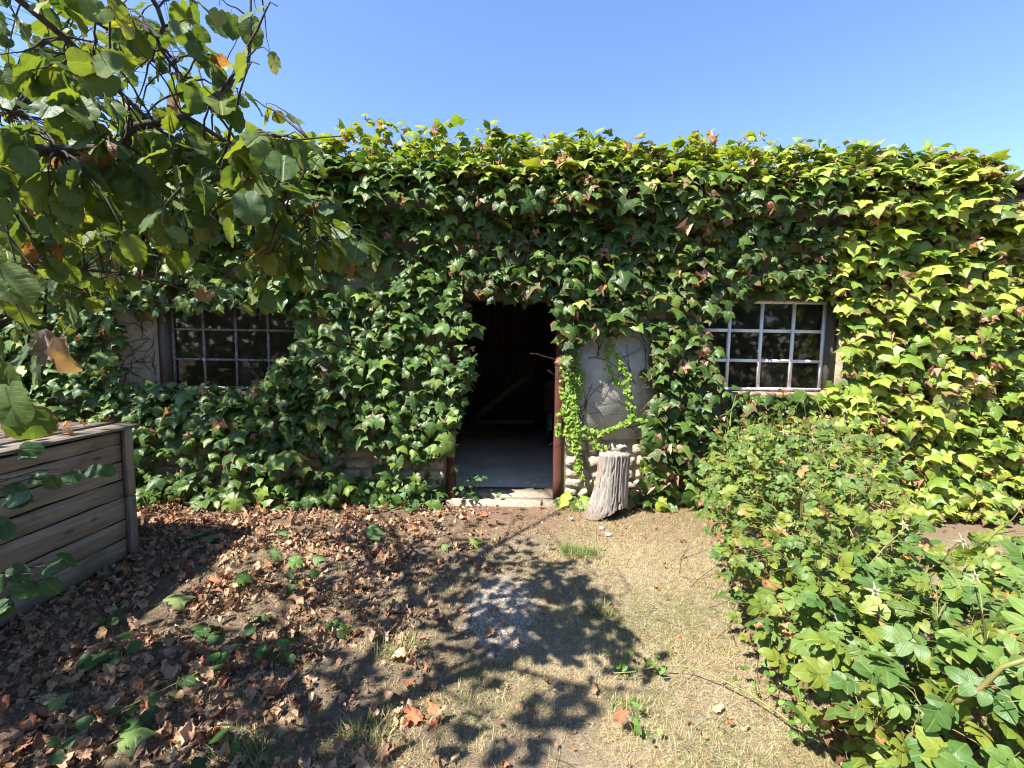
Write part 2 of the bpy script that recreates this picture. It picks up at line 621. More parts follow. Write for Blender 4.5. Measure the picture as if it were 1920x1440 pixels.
# ------------------------------------------------------------------ leaf templates
def leaf_template(half, cy=0.38, fold=0.25, bend=0.9, gull=0.0, wav=0.03, pet=0.45, seed=0, aspect=1.0, pet_r=0.012, rings=(0.52,), curl=0.0):
    """half: right half of the outline (x, v) from base to tip. Returns verts, tris, uv, edge."""
    r = np.random.default_rng(seed)
    h = np.array(half, float)
    left = h[::-1].copy()
    left[:, 0] *= -1
    loop = [tuple(p) for p in h]
    for p in left:
        if abs(p[0]) > 1e-6:
            loop.append(tuple(p))
    loop = np.array(loop)
    loop[:, 0] *= aspect
    n = len(loop)
    c = np.array([0, cy])
    lay = [loop] + [c + (loop - c) * s for s in rings] + [c[None]]
    P = np.concatenate(lay)
    edge = np.concatenate([np.ones(n)] + [np.full(n, s * 0.8) for s in rings] + [np.zeros(1)])
    t = []
    for k in range(len(rings)):
        o, i = k * n, (k + 1) * n
        for j in range(n):
            j2 = (j + 1) % n
            t += [(o + j, o + j2, i + j2), (o + j, i + j2, i + j)]
    o, ce = len(rings) * n, (len(rings) + 1) * n
    for j in range(n):
        t.append((o + j, o + (j + 1) % n, ce))
    x, v = P[:, 0], P[:, 1]
    z = -gull * (x * x) * 1.6 + fold * np.abs(x)
    z = z + curl * (edge ** 2) * 0.25
    z = z + r.normal(0, wav, len(P)) * edge + 0.5 * wav * np.sin(v * 14 + r.uniform(0, 6)) * edge
    b = bend if abs(bend) > 1e-3 else 1e-3
    Y = np.sin(b * v) / b + z * np.sin(b * v)
    Z = -(1 - np.cos(b * v)) / b + z * np.cos(b * v)
    V = np.stack([x, Y, Z], 1)
    uv = np.stack([x * 0.5 + 0.5, v], 1)
    if pet > 0:
        m = len(V)
        k = 3
        pp = np.array([[0, 0, 0], [0, -pet * 0.55, -0.03 * pet], [0, -pet, -0.28 * pet]])
        vs = []
        for q, p in enumerate(pp):
            for a in range(3):
                th = a * 2 * PI / 3
                vs.append(p + pet_r * np.array([math.cos(th), 0, math.sin(th)]))
        V = np.concatenate([V, vs])
        uv = np.concatenate([uv, np.tile([0.5, 0.1], (9, 1))])
        edge = np.concatenate([edge, np.zeros(9)])
        for i in range(2):
            for j in range(3):
                a, b2 = m + i * 3 + j, m + i * 3 + (j + 1) % 3
                t += [(a, b2, b2 + 3), (a, b2 + 3, a + 3)]
    t = np.array(t)
    # make the blade's upper side face +Z
    a, b_, c_ = V[t[0][0]], V[t[0][1]], V[t[0][2]]
    if np.cross(b_ - a, c_ - a)[2] < 0:
        t = t[:, ::-1]
    return V, t, uv, edge


IVY_HALF = [(0, 0.06), (0.12, -0.10), (0.33, -0.11), (0.48, 0.06), (0.60, 0.24), (0.80, 0.47), (0.50, 0.46), (0.36, 0.53), (0.27, 0.72), (0.13, 0.90), (0, 1.12)]
IVY_HALF2 = [(0, 0.06), (0.12, -0.12), (0.36, -0.08), (0.52, 0.10), (0.60, 0.32), (0.70, 0.60), (0.46, 0.54), (0.32, 0.62), (0.22, 0.80), (0.10, 0.95), (0, 1.12)]
OVATE = [(0, 0.0), (0.16, 0.02), (0.30, 0.14), (0.37, 0.32), (0.36, 0.52), (0.27, 0.72), (0.13, 0.89), (0, 1.0)]
ROUND = [(0, 0.05), (0.07, -0.03), (0.21, -0.03), (0.335, 0.07), (0.37, 0.17), (0.435, 0.29), (0.425, 0.40), (0.455, 0.50), (0.405, 0.60), (0.39, 0.70),
         (0.29, 0.79), (0.245, 0.87), (0.12, 0.93), (0, 1.02)]
HEART = [(0, 0.08), (0.14, 0.0), (0.34, 0.08), (0.43, 0.30), (0.36, 0.58), (0.18, 0.83), (0, 1.0)]


def jag(h, amt, seed):
    r = np.random.default_rng(seed)
    out = []
    for x, v in h:
        k = 0 if x == 0 else amt
        out.append((x + r.normal(0, k), v + r.normal(0, k)))
    return out


IVY_T = [leaf_template(jag(IVY_HALF if i % 2 else IVY_HALF2, 0.025, i), fold=-0.22 + 0.14 * (i % 4), gull=0.12 + 0.10 * (i % 3), bend=0.45 + 0.25 * (i % 4),
                       wav=0.025, seed=i, pet=0.55) for i in range(8)]
IVY_CRUMP = [leaf_template(jag(IVY_HALF, 0.06, 40 + i), fold=0.9, gull=-0.6, bend=1.9 + 0.5 * i, wav=0.12, seed=40 + i, pet=0.5, aspect=0.75) for i in range(3)]
TREE_T = [leaf_template(jag(ROUND, 0.016, 60 + i), cy=0.45, fold=0.10 + 0.06 * (i % 3), gull=0.1, bend=0.2 + 0.2 * (i % 3), wav=0.022, seed=60 + i, pet=0.16,
                        aspect=0.92 + 0.05 * (i % 3), pet_r=0.010, rings=(0.66, 0.33)) for i in range(6)]
DEAD_T = [leaf_template(jag(OVATE if i % 2 else ROUND, 0.04, 80 + i), cy=0.45, fold=[0.7, 1.4, -0.7, 1.0, 0.35, -1.1][i], gull=-0.3, bend=[1.2, -1.6, 2.2, 0.8, -1.0, 1.6][i],
                        wav=0.08, seed=80 + i, pet=0.25 if i % 2 else 0, aspect=[0.7, 1.0, 0.6, 0.75, 0.8, 0.85][i], rings=(0.55,)) for i in range(6)]
CREEP_T = [leaf_template(HEART, cy=0.4, fold=0.12, gull=0.2, bend=0.5 + 0.3 * i, wav=0.02, seed=100 + i, pet=0.0, rings=()) for i in range(3)]


def rose_leaf(seed):
    """a compound leaf: stalk with five toothed leaflets"""
    r = np.random.default_rng(seed)
    V, T, U, E = [], [], [], []
    n = 0
    L = 1.0
    half = jag(OVATE, 0.012, seed)
    for (py, ang, s) in [(0.34, 68, 0.40), (0.34, -68, 0.40), (0.62, 58, 0.48), (0.62, -58, 0.48), (0.74, 0, 0.56)]:
        v, t, u, e = leaf_template(half, cy=0.45, fold=0.16 + r.uniform(-0.08, 0.12), gull=0.1, bend=0.5 + r.uniform(-0.25, 0.4), wav=0.018, seed=int(r.integers(999)),
                                   pet=0.08, aspect=1.05, pet_r=0.02)
        a = math.radians(ang + r.normal(0, 7))
        s = s * r.uniform(0.88, 1.1)
        v = v * s
        roll = r.normal(0, 0.25)
        cr, sr = math.cos(roll), math.sin(roll)
        v = np.stack([v[:, 0] * cr - v[:, 2] * sr, v[:, 1], v[:, 0] * sr + v[:, 2] * cr], 1)
        ca, sa = math.cos(a), math.sin(a)
        v = np.stack([v[:, 0] * ca + v[:, 1] * sa, -v[:, 0] * sa + v[:, 1] * ca, v[:, 2]], 1)
        v = v + np.array([0, py, -0.12 * py * py])
        V.append(v)
        T.append(t + n)
        U.append(u)
        E.append(e)
        n += len(v)
    g = Geo()
    ys = np.linspace(0, 0.76, 5)
    g.tube(np.stack([ys * 0, ys, -0.12 * ys * ys - 0.004], 1), [0.014, 0.012, 0.011, 0.010, 0.008], 3, caps=False)
    v, t = np.concatenate(g.v), np.concatenate(g.t)
    V.append(v)
    T.append(t + n)
    U.append(np.tile([0.5, 0.5], (len(v), 1)))
    E.append(np.zeros(len(v)))
    return np.concatenate(V), np.concatenate(T), np.concatenate(U), np.concatenate(E)


ROSE_T = [rose_leaf(200 + i) for i in range(6)]
ROSE_SIMPLE = leaf_template(OVATE, cy=0.45, fold=0.2, bend=0.6, wav=0.02, seed=5, pet=0.1, aspect=1.05, pet_r=0.02, rings=())


def frames(a, n):
    """columns X, along, normal from arrays a (along) and n (approximate normal)"""
    a = a / np.linalg.norm(a, axis=1)[:, None]
    x = np.cross(a, n)
    x /= np.linalg.norm(x, axis=1)[:, None] + 1e-9
    nn = np.cross(x, a)
    return np.stack([x, a, nn], 2)


def leaf_objects(name, parent, temps, mat, kinds, pos, R, size, cols, dry):
    """one object per leaf; the meshes of a template are shared"""
    mes = {}
    for i in range(len(pos)):
        k = int(kinds[i])
        if k not in mes:
            V, T, U, E = temps[k]
            col = np.concatenate([np.ones((len(V), 3)), E[:, None]], 1)
            mes[k] = make_mesh(name, V, T, mat, uv=U, col=col, dry=np.zeros(len(V)), smooth=True)
        o = bpy.data.objects.new(name, mes[k])
        m = Matrix.Identity(4)
        for r in range(3):
            for c in range(3):
                m[r][c] = R[i][r][c] * size[i]
            m[r][3] = pos[i][r]
        o.matrix_world = m
        o.color = (cols[i][0], cols[i][1], cols[i][2], 1 - dry[i])
        COL.objects.link(o)
        if parent is not None:
            o.parent = parent


def leaf_mass(name, parent, temps, mat, kinds, pos, R, size, cols, dry, kind='stuff'):
    V_, T_, U_, C_, D_ = [], [], [], [], []
    n = 0
    for k in range(len(temps)):
        idx = np.where(kinds == k)[0]
        if not len(idx):
            continue
        V, T, U, E = temps[k]
        nv = len(V)
        W = np.einsum('nij,vj->nvi', R[idx] * size[idx][:, None, None], V) + pos[idx][:, None, :]
        V_.append(W.reshape(-1, 3))
        T_.append((T[None] + (np.arange(len(idx)) * nv)[:, None, None] + n).reshape(-1, 3))
        U_.append(np.tile(U, (len(idx), 1)))
        c = np.repeat(cols[idx], nv, 0)
        C_.append(np.concatenate([c, np.tile(E, len(idx))[:, None]], 1))
        D_.append(np.repeat(dry[idx], nv))
        n += nv * len(idx)
    me = make_mesh(name, np.concatenate(V_), np.concatenate(T_), mat, uv=np.concatenate(U_), col=np.concatenate(C_), dry=np.concatenate(D_), smooth=True)
    return link(name, me, parent, kind=kind)


def split_leaves(parent, temps, mat, kinds, pos, R, size, cols, dry, front, n=300, mass="foliage"):
    """the n leaves that show best (front = score) become objects, the rest one mass"""
    ce = pos + R[:, :, 1] * (size * 0.5)[:, None]
    pp, dep = proj(ce)
    inside = (pp[:, 0] > 0) & (pp[:, 0] < 1920) & (pp[:, 1] > 0) & (pp[:, 1] < 1440) & (dep > 0.2)
    s = np.where(inside, front, -1e9)
    order = np.argsort(-s)
    top = order[:n]
    top = top[inside[top]]
    rest = np.setdiff1d(np.arange(len(pos)), top)
    leaf_objects("leaf", parent, temps, mat, kinds[top], pos[top], R[top], size[top], cols[top], dry[top])
    if len(rest):
        leaf_mass(mass, parent, temps, mat, kinds[rest], pos[rest], R[rest], size[rest], cols[rest], dry[rest])


def in_poly(p, poly):
    poly = np.asarray(poly, float)
    x, y = p[:, 0], p[:, 1]
    ins = np.zeros(len(p), bool)
    j = len(poly) - 1
    for i in range(len(poly)):
        xi, yi = poly[i]
        xj, yj = poly[j]
        c = ((yi > y) != (yj > y)) & (x < (xj - xi) * (y - yi) / (yj - yi + 1e-12) + xi)
        ins ^= c
        j = i
    return ins


def vnoise(p, scale, seed=0.0):
    return np.array([mnoise.noise(Vector((q[0] * scale + seed, q[1] * scale - seed, (q[2] if len(q) > 2 else 0) * scale))) for q in p])


# ================================================================== GROUND
xs = np.unique(np.concatenate([np.linspace(-200, -8, 12), np.linspace(-8, 8, 220), np.linspace(8, 200, 12)]))
ys = np.unique(np.concatenate([np.linspace(-200, -8, 12), np.linspace(-8, 4.75, 180), np.linspace(4.75, 200, 14)]))
X, Y = np.meshgrid(xs, ys)


def ground_h(x, y):
    x, y = np.asarray(x, float), np.asarray(y, float)
    h = 0.012 * np.sin(x * 2.1 + 0.6 * y) + 0.012 * np.sin(y * 2.7 - x * 1.3) + 0.006 * np.sin(x * 9 + y * 5) + 0.005 * np.sin(y * 11 - 4 * x)
    fade = np.clip((4.55 - y) / 0.5, 0, 1)
    return h * fade - 0.035 - 0.035 * np.clip((y - 4.3) / 0.3, 0, 1)


Z = ground_h(X, Y)
nx, ny = len(xs), len(ys)
V = np.stack([X.ravel(), Y.ravel(), Z.ravel()], 1)
ii, jj = np.meshgrid(np.arange(nx - 1), np.arange(ny - 1))
a = (jj * nx + ii).ravel()
T = np.stack([a, a + 1, a + nx + 1, a + nx], 1)
ground = link("ground", make_mesh("ground", V, T, M['ground'], smooth=True), kind="structure")

# ================================================================== SHED
YW = 4.6          # front face of the wall
TH = 0.34         # thickness
wall_pt = lambda px, py: at_y(px, py, YW)
shed = thing("garden_shed", "long low rubble and render shed smothered in climbing ivy with a dark open doorway", "shed", (0, YW, 0))
shed.location = (0, 0, 0)


def local(px, py, Y):
    p = at_y(px, py, Y)
    return p[0], p[2]


dL, dR = wall_pt(838, 780)[0], wall_pt(1056, 780)[0]
dT = wall_pt(955, 562)[2]
wLx0, wLx1 = wall_pt(309, 660)[0], wall_pt(556, 660)[0]
wLz0, wLz1 = wall_pt(430, 732)[2], wall_pt(430, 560)[2]
wRx0, wRx1 = wall_pt(1313, 660)[0], wall_pt(1556, 660)[0]
wRz0, wRz1 = wall_pt(1450, 734)[2], wall_pt(1450, 562)[2]
HW = 3.10
g = Geo()
xs_ = [-9.0, wLx0 - 0.09, wLx1 + 0.02, dL, dR, wRx0 - 0.02, wRx1 + 0.09, 9.0]
y0, y1 = YW, YW + TH
g.box(xs_[0], xs_[1], y0, y1, -0.4, HW)
g.box(xs_[1], xs_[2], y0, y1, -0.4, wLz0 - 0.06)
g.box(xs_[1], xs_[2], y0, y1, wLz1 + 0.12, HW)
g.box(xs_[2], xs_[3], y0, y1, -0.4, HW)
g.box(xs_[3], xs_[4], y0, y1, dT + 0.16, HW)
g.box(xs_[4], xs_[5], y0, y1, -0.4, HW)
g.box(xs_[5], xs_[6], y0, y1, -0.4, wRz0 - 0.06)
g.box(xs_[5], xs_[6], y0, y1, wRz1 + 0.12, HW)
g.box(xs_[6], xs_[7], y0, y1, -0.4, HW)
# end walls, back wall
g.box(-9, -8.66, y1, 9.2, -0.4, HW + 0.2)
g.box(8.66, 9, y1, 9.2, -0.4, HW + 0.2)
g.box(-9, 9, 9.2, 9.5, -0.4, HW + 1.2)
g.build("wall", M['render'], shed)
g = Geo()
g.box(xs_[1], xs_[2], y0 - 0.02, y1 - 0.02, wLz1, wLz1 + 0.12)
g.build("lintel", M['beam'], shed)
g = Geo()
g.box(xs_[5], xs_[6], y0 - 0.02, y1 - 0.02, wRz1, wRz1 + 0.12)
g.build("lintel", M['beam'], shed)
g = Geo()
g.box(dL, dR, y0 - 0.03, y1 - 0.02, dT, dT + 0.16)
g.build("lintel", M['beam'], shed)
# door posts
for x0, x1 in ((dL + 0.003, dL + 0.085), (dR - 0.085, dR - 0.003)):
    me = plank_mesh(dT, 0.082, 0.12, M['rust_wood'])
    # board along X -> stand it up
    co = np.zeros(len(me.vertices) * 3)
    me.vertices.foreach_get("co", co)
    co = co.reshape(-1, 3)
    co = np.stack([co[:, 2], co[:, 1], co[:, 0]], 1)
    me.vertices.foreach_set("co", co.ravel())
    me.flip_normals()
    link("door_post", me, shed, ((x0 + x1) / 2, YW + 0.03, dT / 2 - 0.004))
# floor slab: passage floor, threshold
g = Geo()
g.box(-8.6, 8.6, y1 + 0.0, 9.2, -0.4, 0.0)
g.build("floor", M['concrete'], shed)
g = Geo()
g.box(dL + 0.004, dR - 0.004, YW + 0.035, y1 - 0.004, -0.3, 0.004)
g.build("threshold", M['step'], shed)
g = Geo()
g.box(dL + 0.0, dR + 0.05, YW - 0.10, YW + 0.030, -0.3, -0.006)
g.build("doorstep", M['step'], shed)
# ceiling joists are dark inside
for i in range(9):
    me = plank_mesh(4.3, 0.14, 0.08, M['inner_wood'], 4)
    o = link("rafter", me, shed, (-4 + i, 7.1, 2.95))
    o.rotation_euler = (0, 0, PI / 2)

# corrugated roof sheets
sl_ = math.radians(9.0)
EY = 4.37
EZ = at_y(1893, 333, EY)[2]


def roof_sheet(x0, wd, dz):
    nxx = 42
    u = np.linspace(0, wd, nxx)
    top, bot = [], []
    rows = [0.0, 2.6, 5.4]
    for r in rows:
        for q in u:
            zz = 0.034 * math.sin((x0 + q) / 0.205 * 2 * PI)
            top.append((x0 + q, EY + r * math.cos(sl_), EZ + r * math.sin(sl_) + zz + dz))
            bot.append((x0 + q, EY + r * math.cos(sl_), EZ + r * math.sin(sl_) + zz + dz - 0.009))
    v = np.array(top + bot)
    n = len(top)
    t = []
    for r in range(len(rows) - 1):
        for i in range(nxx - 1):
            a = r * nxx + i
            t += [(a, a + 1, a + 1 + nxx), (a, a + 1 + nxx, a + nxx)]
            t += [(n + a, n + a + 1 + nxx, n + a + 1), (n + a, n + a + nxx, n + a + 1 + nxx)]
    for i in range(nxx - 1):
        t += [(i, n + i, n + i + 1), (i, n + i + 1, i + 1)]
    return make_mesh("roof_sheet", v, t, M['roof'], smooth=True)


for i in range(18):
    link("roof_sheet", roof_sheet(-9.2 + i * 1.025, 1.08, 0.011 * (i % 2)), shed)
g = Geo()
g.box(-9.0, 9.0, YW - 0.02, YW + 0.12, HW + 0.002, HW + 0.05)
g.build("wall_plate", M['beam'], shed)

# ---- windows: frame, panes, sill
def window(x0, x1, z0, z1, mat, post, e):
    f = Geo()
    yf = YW + 0.09
    bw = 0.03
    cols_, rows_ = 4, 3
    cw, rh = (x1 - x0) / cols_, (z1 - z0) / rows_
    f.box(x0, x1, yf, yf + 0.035, z0, z0 + bw)
    f.box(x0, x1, yf, yf + 0.035, z1 - bw, z1)
    f.box(x0, x0 + bw, yf, yf + 0.035, z0 + bw, z1 - bw)
    f.box(x1 - bw, x1, yf, yf + 0.035, z0 + bw, z1 - bw)
    win = f.build("window", mat, shed)
    for i in range(1, cols_):
        b = Geo()
        b.box(x0 + i * cw - e, x0 + i * cw + e, yf + 0.004, yf + 0.030, z0 + bw, z1 - bw)
        b.build("glazing_bar", mat, win)
    for j in range(1, rows_):
        for i in range(cols_):
            b = Geo()
            xa = x0 + i * cw + (e if i else bw)
            xb = x0 + (i + 1) * cw - (e if i < cols_ - 1 else bw)
            b.box(xa, xb, yf + 0.006, yf + 0.028, z0 + j * rh - e, z0 + j * rh + e)
            b.build("glazing_bar", mat, win)
    for i in range(cols_):
        for j in range(rows_):
            b = Geo()
            xa = x0 + i * cw + (e if i else bw) - 0.002
            xb = x0 + (i + 1) * cw - (e if i < cols_ - 1 else bw) + 0.002
            za = z0 + j * rh + (e if j else bw) - 0.002
            zb = z0 + (j + 1) * rh - (e if j < rows_ - 1 else bw) + 0.002
            t = rng.normal(0, 0.0012, 4)
            v = [(xa, yf + 0.017 + t[0], za), (xb, yf + 0.017 + t[1], za), (xb, yf + 0.017 + t[2], zb), (xa, yf + 0.017 + t[3], zb)]
            b.raw(v, [(0, 1, 2), (0, 2, 3)])
            b.build("pane", M['glass'], win)
    b = Geo()
    for px0, px1 in post:
        b.box(px0, px1, YW + 0.035, YW + 0.16, z0 - 0.02, z1)
    b.build("window_post", M['grey_wood'], win)
    return win


window(wLx0, wLx1, wLz0, wLz1, M['grey_paint'], [(wLx0 - 0.088, wLx0 - 0.002)], 0.011)
window(wRx0, wRx1, wRz0, wRz1, M['white_paint'], [(wRx1 + 0.002, wRx1 + 0.088)], 0.016)
for (x0, x1, zz) in ((xs_[1], xs_[2], wLz0), (xs_[5], xs_[6], wRz0)):
    nb = 9
    bwid = (x1 - x0) / nb
    for i in range(nb):
        b = Geo()
        b.box(x0 + i * bwid + 0.004, x0 + (i + 1) * bwid - 0.004, YW - 0.045 - rng.uniform(0, .012), YW + 0.088, zz - 0.058, zz - 0.004 - rng.uniform(0, .006))
        b.build("brick", M['brick'], shed)


# ---- rubble stones along the foot of the wall
def stone_mesh(wd, ht, dp, seed):
    r = np.random.default_rng(seed)
    nu, nv = 7, 6
    v = []
    sk, sk2 = r.normal(0, 0.05), r.normal(0, 0.06)
    for j in range(nv):
        for i in range(nu):
            u, q = i / (nu - 1) * 2 - 1, j / (nv - 1) * 2 - 1
            rr = max(abs(u), abs(q))
            sx = u * wd / 2 * (1 - 0.08 * abs(q) ** 4 + r.normal(0, 0.035)) + sk * q * wd
            sz = q * ht / 2 * (1 - 0.08 * abs(u) ** 4 + r.normal(0, 0.05)) + sk2 * u * ht
            y = -dp * (1 - rr ** 5) - abs(r.normal(0, dp * 0.30)) * (rr < 0.99)
            if rr > 0.99:
                y = 0.02
            v.append((sx, y, sz))
    t = []
    for j in range(nv - 1):
        for i in range(nu - 1):
            a = j * nu + i
            t += [(a, a + 1, a + nu + 1), (a, a + nu + 1, a + nu)]
    return make_mesh("stone", v, t, M['stone'])


smesh = []
for k in range(14):
    smesh.append((rng.uniform(0.13, 0.27), rng.uniform(0.07, 0.13)))
regions = [(wall_pt(262, 900)[0], dL - 0.01, 0.62), (dR + 0.01, wall_pt(1330, 900)[0], 0.64)]
cnt = 0
for (xa, xb, zt) in regions:
    z = -0.06
    while z < zt:
        ht = rng.uniform(0.07, 0.15)
        x = xa + rng.uniform(0, 0.02)
        while x < xb - 0.05:
            wd = min(rng.uniform(0.09, 0.32), xb - x)
            if z + ht / 2 < zt + 0.05 * math.sin(x * 7):
                h2 = ht * rng.uniform(0.82, 1.0)
                o = link("stone", stone_mesh(wd - 0.008, h2 + 0.002, rng.uniform(0.012, 0.045), cnt), shed, (x + wd / 2, YW - 0.002, z + ht / 2 + rng.uniform(-.006, .006)))
                o.rotation_euler = (0, rng.normal(0, 0.05), 0)
                cnt += 1
            x += wd
        z += ht

# ---- pale render patch with a straight lower edge right of the door
pa = [wall_pt(*p) for p in [(1084, 824), (1242, 820), (1246, 560), (1120, 560), (1100, 640), (1078, 660), (1060, 715), (1060, 792), (1083, 797)]]
g = Geo()
n = len(pa)
fr_ = [(p[0], YW - 0.040, p[2]) for p in pa]
bk = [(p[0], YW + 0.01, p[2]) for p in pa]
cx_ = np.mean(fr_, axis=0)
t = []
for i in range(n):
    j = (i + 1) % n
    t += [(2 * n, i, j), (i, n + i, n + j), (i, n + j, j)]
g.raw(fr_ + bk + [tuple(cx_)], t)
g.build("cement_panel", M['patch'], shed)

# ---- interior back boards, ledge, brace
bx0, bx1 = at_y(872, 700, 8.9)[0], at_y(1120, 700, 8.9)[0]
backdoor = thing("board_door", "dark plank door with pale ledge and slanting brace at the back of the passage", "door", (0, 8.95, 0))
k = bx0
while k < bx1:
    wd = rng.uniform(0.12, 0.16)
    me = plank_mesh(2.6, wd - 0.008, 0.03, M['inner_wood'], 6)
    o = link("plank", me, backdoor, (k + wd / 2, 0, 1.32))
    o.rotation_euler = (0, PI / 2, 0)
    k += wd
pA, pB = at_y(893, 782, 8.9), at_y(1000, 696, 8.9)
d = pB - pA
me = plank_mesh(float(np.linalg.norm(d)), 0.11, 0.03, M['pale_wood'], 5)
o = link("brace", me, backdoor, ((pA[0] + pB[0]) / 2, -0.035, (pA[2] + pB[2]) / 2))
o.rotation_euler = (0, -math.atan2(d[2], d[0]), 0)
pA, pB = at_y(890, 792, 8.9), at_y(1000, 796, 8.9)
me = plank_mesh(float(pB[0] - pA[0]), 0.11, 0.03, M['pale_wood'], 5)
link("ledge", me, backdoor, ((pA[0] + pB[0]) / 2, -0.035, pA[2]))

# ---- cart standing in the passage
cxp = at_y(1062, 760, 7.2)
cart = thing("hand_cart", "old brown board cart on small wheels parked in the dark passage", "cart", (cxp[0], 7.2, 0))
for j in range(4):
    me = plank_mesh(0.72, 0.105, 0.025, M['dark_paint'], 5)
    link("plank", me, cart, (0, -0.26, 0.62 + j * 0.115))
g = Geo()
g.box(-0.36, 0.36, -0.24, 0.4, 0.52, 0.56)
g.box(-0.36, -0.335, -0.24, 0.4, 0.56, 1.0)
g.box(0.335, 0.36, -0.24, 0.4, 0.56, 1.0)
g.build("body", M['dark_paint'], cart)
g = Geo()
g.tube([(-0.30, -0.32, 1.02), (0.1, -0.32, 1.02)], 0.012, 6)
g.build("handle", M['metal'], cart)
for sx in (-0.26, 0.26):
    g = Geo()
    g.tube([(sx - 0.03, -0.2, 0.13), (sx + 0.03, -0.2, 0.13)], 0.13, 16)
    g.build("wheel", M['rubber'], cart)
    g = Geo()
    g.box(sx - 0.02, sx + 0.02, -0.225, -0.175, 0.14, 0.53)
    g.build("leg", M['metal'], cart)
    g = Geo()
    g.box(sx - 0.02, sx + 0.02, 0.32, 0.36, 0.004, 0.53)
    g.build("leg", M['metal'], cart)

# ================================================================== IVY
EX = {  # bare areas of the wall, in wall pixels
    'door': [(872, 566), (1040, 566), (1048, 640), (1042, 700), (1046, 960), (832, 960), (838, 850), (862, 800), (874, 740), (892, 690), (880, 640)],
    'winR': [(1372, 560), (1560, 560), (1585, 620), (1580, 700), (1545, 748), (1385, 748), (1350, 735), (1340, 700), (1350, 665), (1318, 655), (1312, 596), (1365, 590)],
    'winL': [(312, 590), (556, 578), (556, 668), (515, 690), (505, 732), (320, 732), (285, 730), (225, 700), (232, 600), (262, 580)],
    'bare': [(1060, 690), (1085, 640), (1140, 625), (1235, 630), (1222, 690), (1230, 760), (1210, 820), (1208, 940), (1040, 940), (1044, 700)],
    'footL': [(640, 842), (740, 850), (735, 895), (640, 890)],
    'footM': [(800, 862), (838, 850), (832, 940), (800, 930)],
    'footLL': [(290, 850), (365, 845), (380, 885), (300, 895)],
}
THIN = {
    'lint': ([(630, 500), (760, 490), (770, 525), (640, 560), (600, 530)], 0.85),
    'above': ([(545, 575), (640, 570), (640, 640), (560, 640)], 0.45),
    'patchR': ([(1655, 600), (1720, 600), (1720, 640), (1660, 640)], 0.8),
    'left': ([(60, 560), (260, 540), (260, 720), (60, 720)], 0.3),
    'footL': ([(520, 850), (800, 850), (800, 925), (520, 915)], 0.6),
    'foot': ([(240, 820), (620, 830), (620, 925), (240, 925)], 0.35),
    'topl': ([(380, 380), (640, 420), (600, 520), (340, 540)], 0.25),
}


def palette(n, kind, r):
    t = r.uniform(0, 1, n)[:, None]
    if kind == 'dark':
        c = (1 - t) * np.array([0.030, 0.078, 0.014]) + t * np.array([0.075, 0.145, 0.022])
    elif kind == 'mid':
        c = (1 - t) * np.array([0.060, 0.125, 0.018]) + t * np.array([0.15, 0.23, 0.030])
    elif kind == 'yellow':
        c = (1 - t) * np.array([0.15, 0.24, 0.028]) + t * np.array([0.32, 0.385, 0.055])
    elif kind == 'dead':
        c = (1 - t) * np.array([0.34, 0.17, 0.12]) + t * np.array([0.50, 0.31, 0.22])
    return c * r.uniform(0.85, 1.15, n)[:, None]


def bulge(x, z):
    """how far the ivy stands off the wall"""
    p = np.stack([x, z, x * 0], 1)
    b = 0.21 + 0.10 * vnoise(p, 1.3, 3.0) + 0.05 * vnoise(p, 3.5, 9.0)
    b = b + 0.07 * vnoise(p, 7.5, 19.0)
    b = b + 0.07 * np.clip((z - 2.5) / 0.6, 0, 1) ** 1.5
    b = b + 0.10 * np.clip((x - 3.0) / 1.0, 0, 1)
    b = b + 0.22 * np.clip((0.9 - z) / 0.8, 0, 1) * np.clip((-1.2 - x) / 0.8, 0, 1)
    b = b + 0.12 * np.clip((0.7 - z) / 0.6, 0, 1) * np.clip((x - 2.0) / 0.8, 0, 1)
    return np.clip(b, 0.06, 0.6)


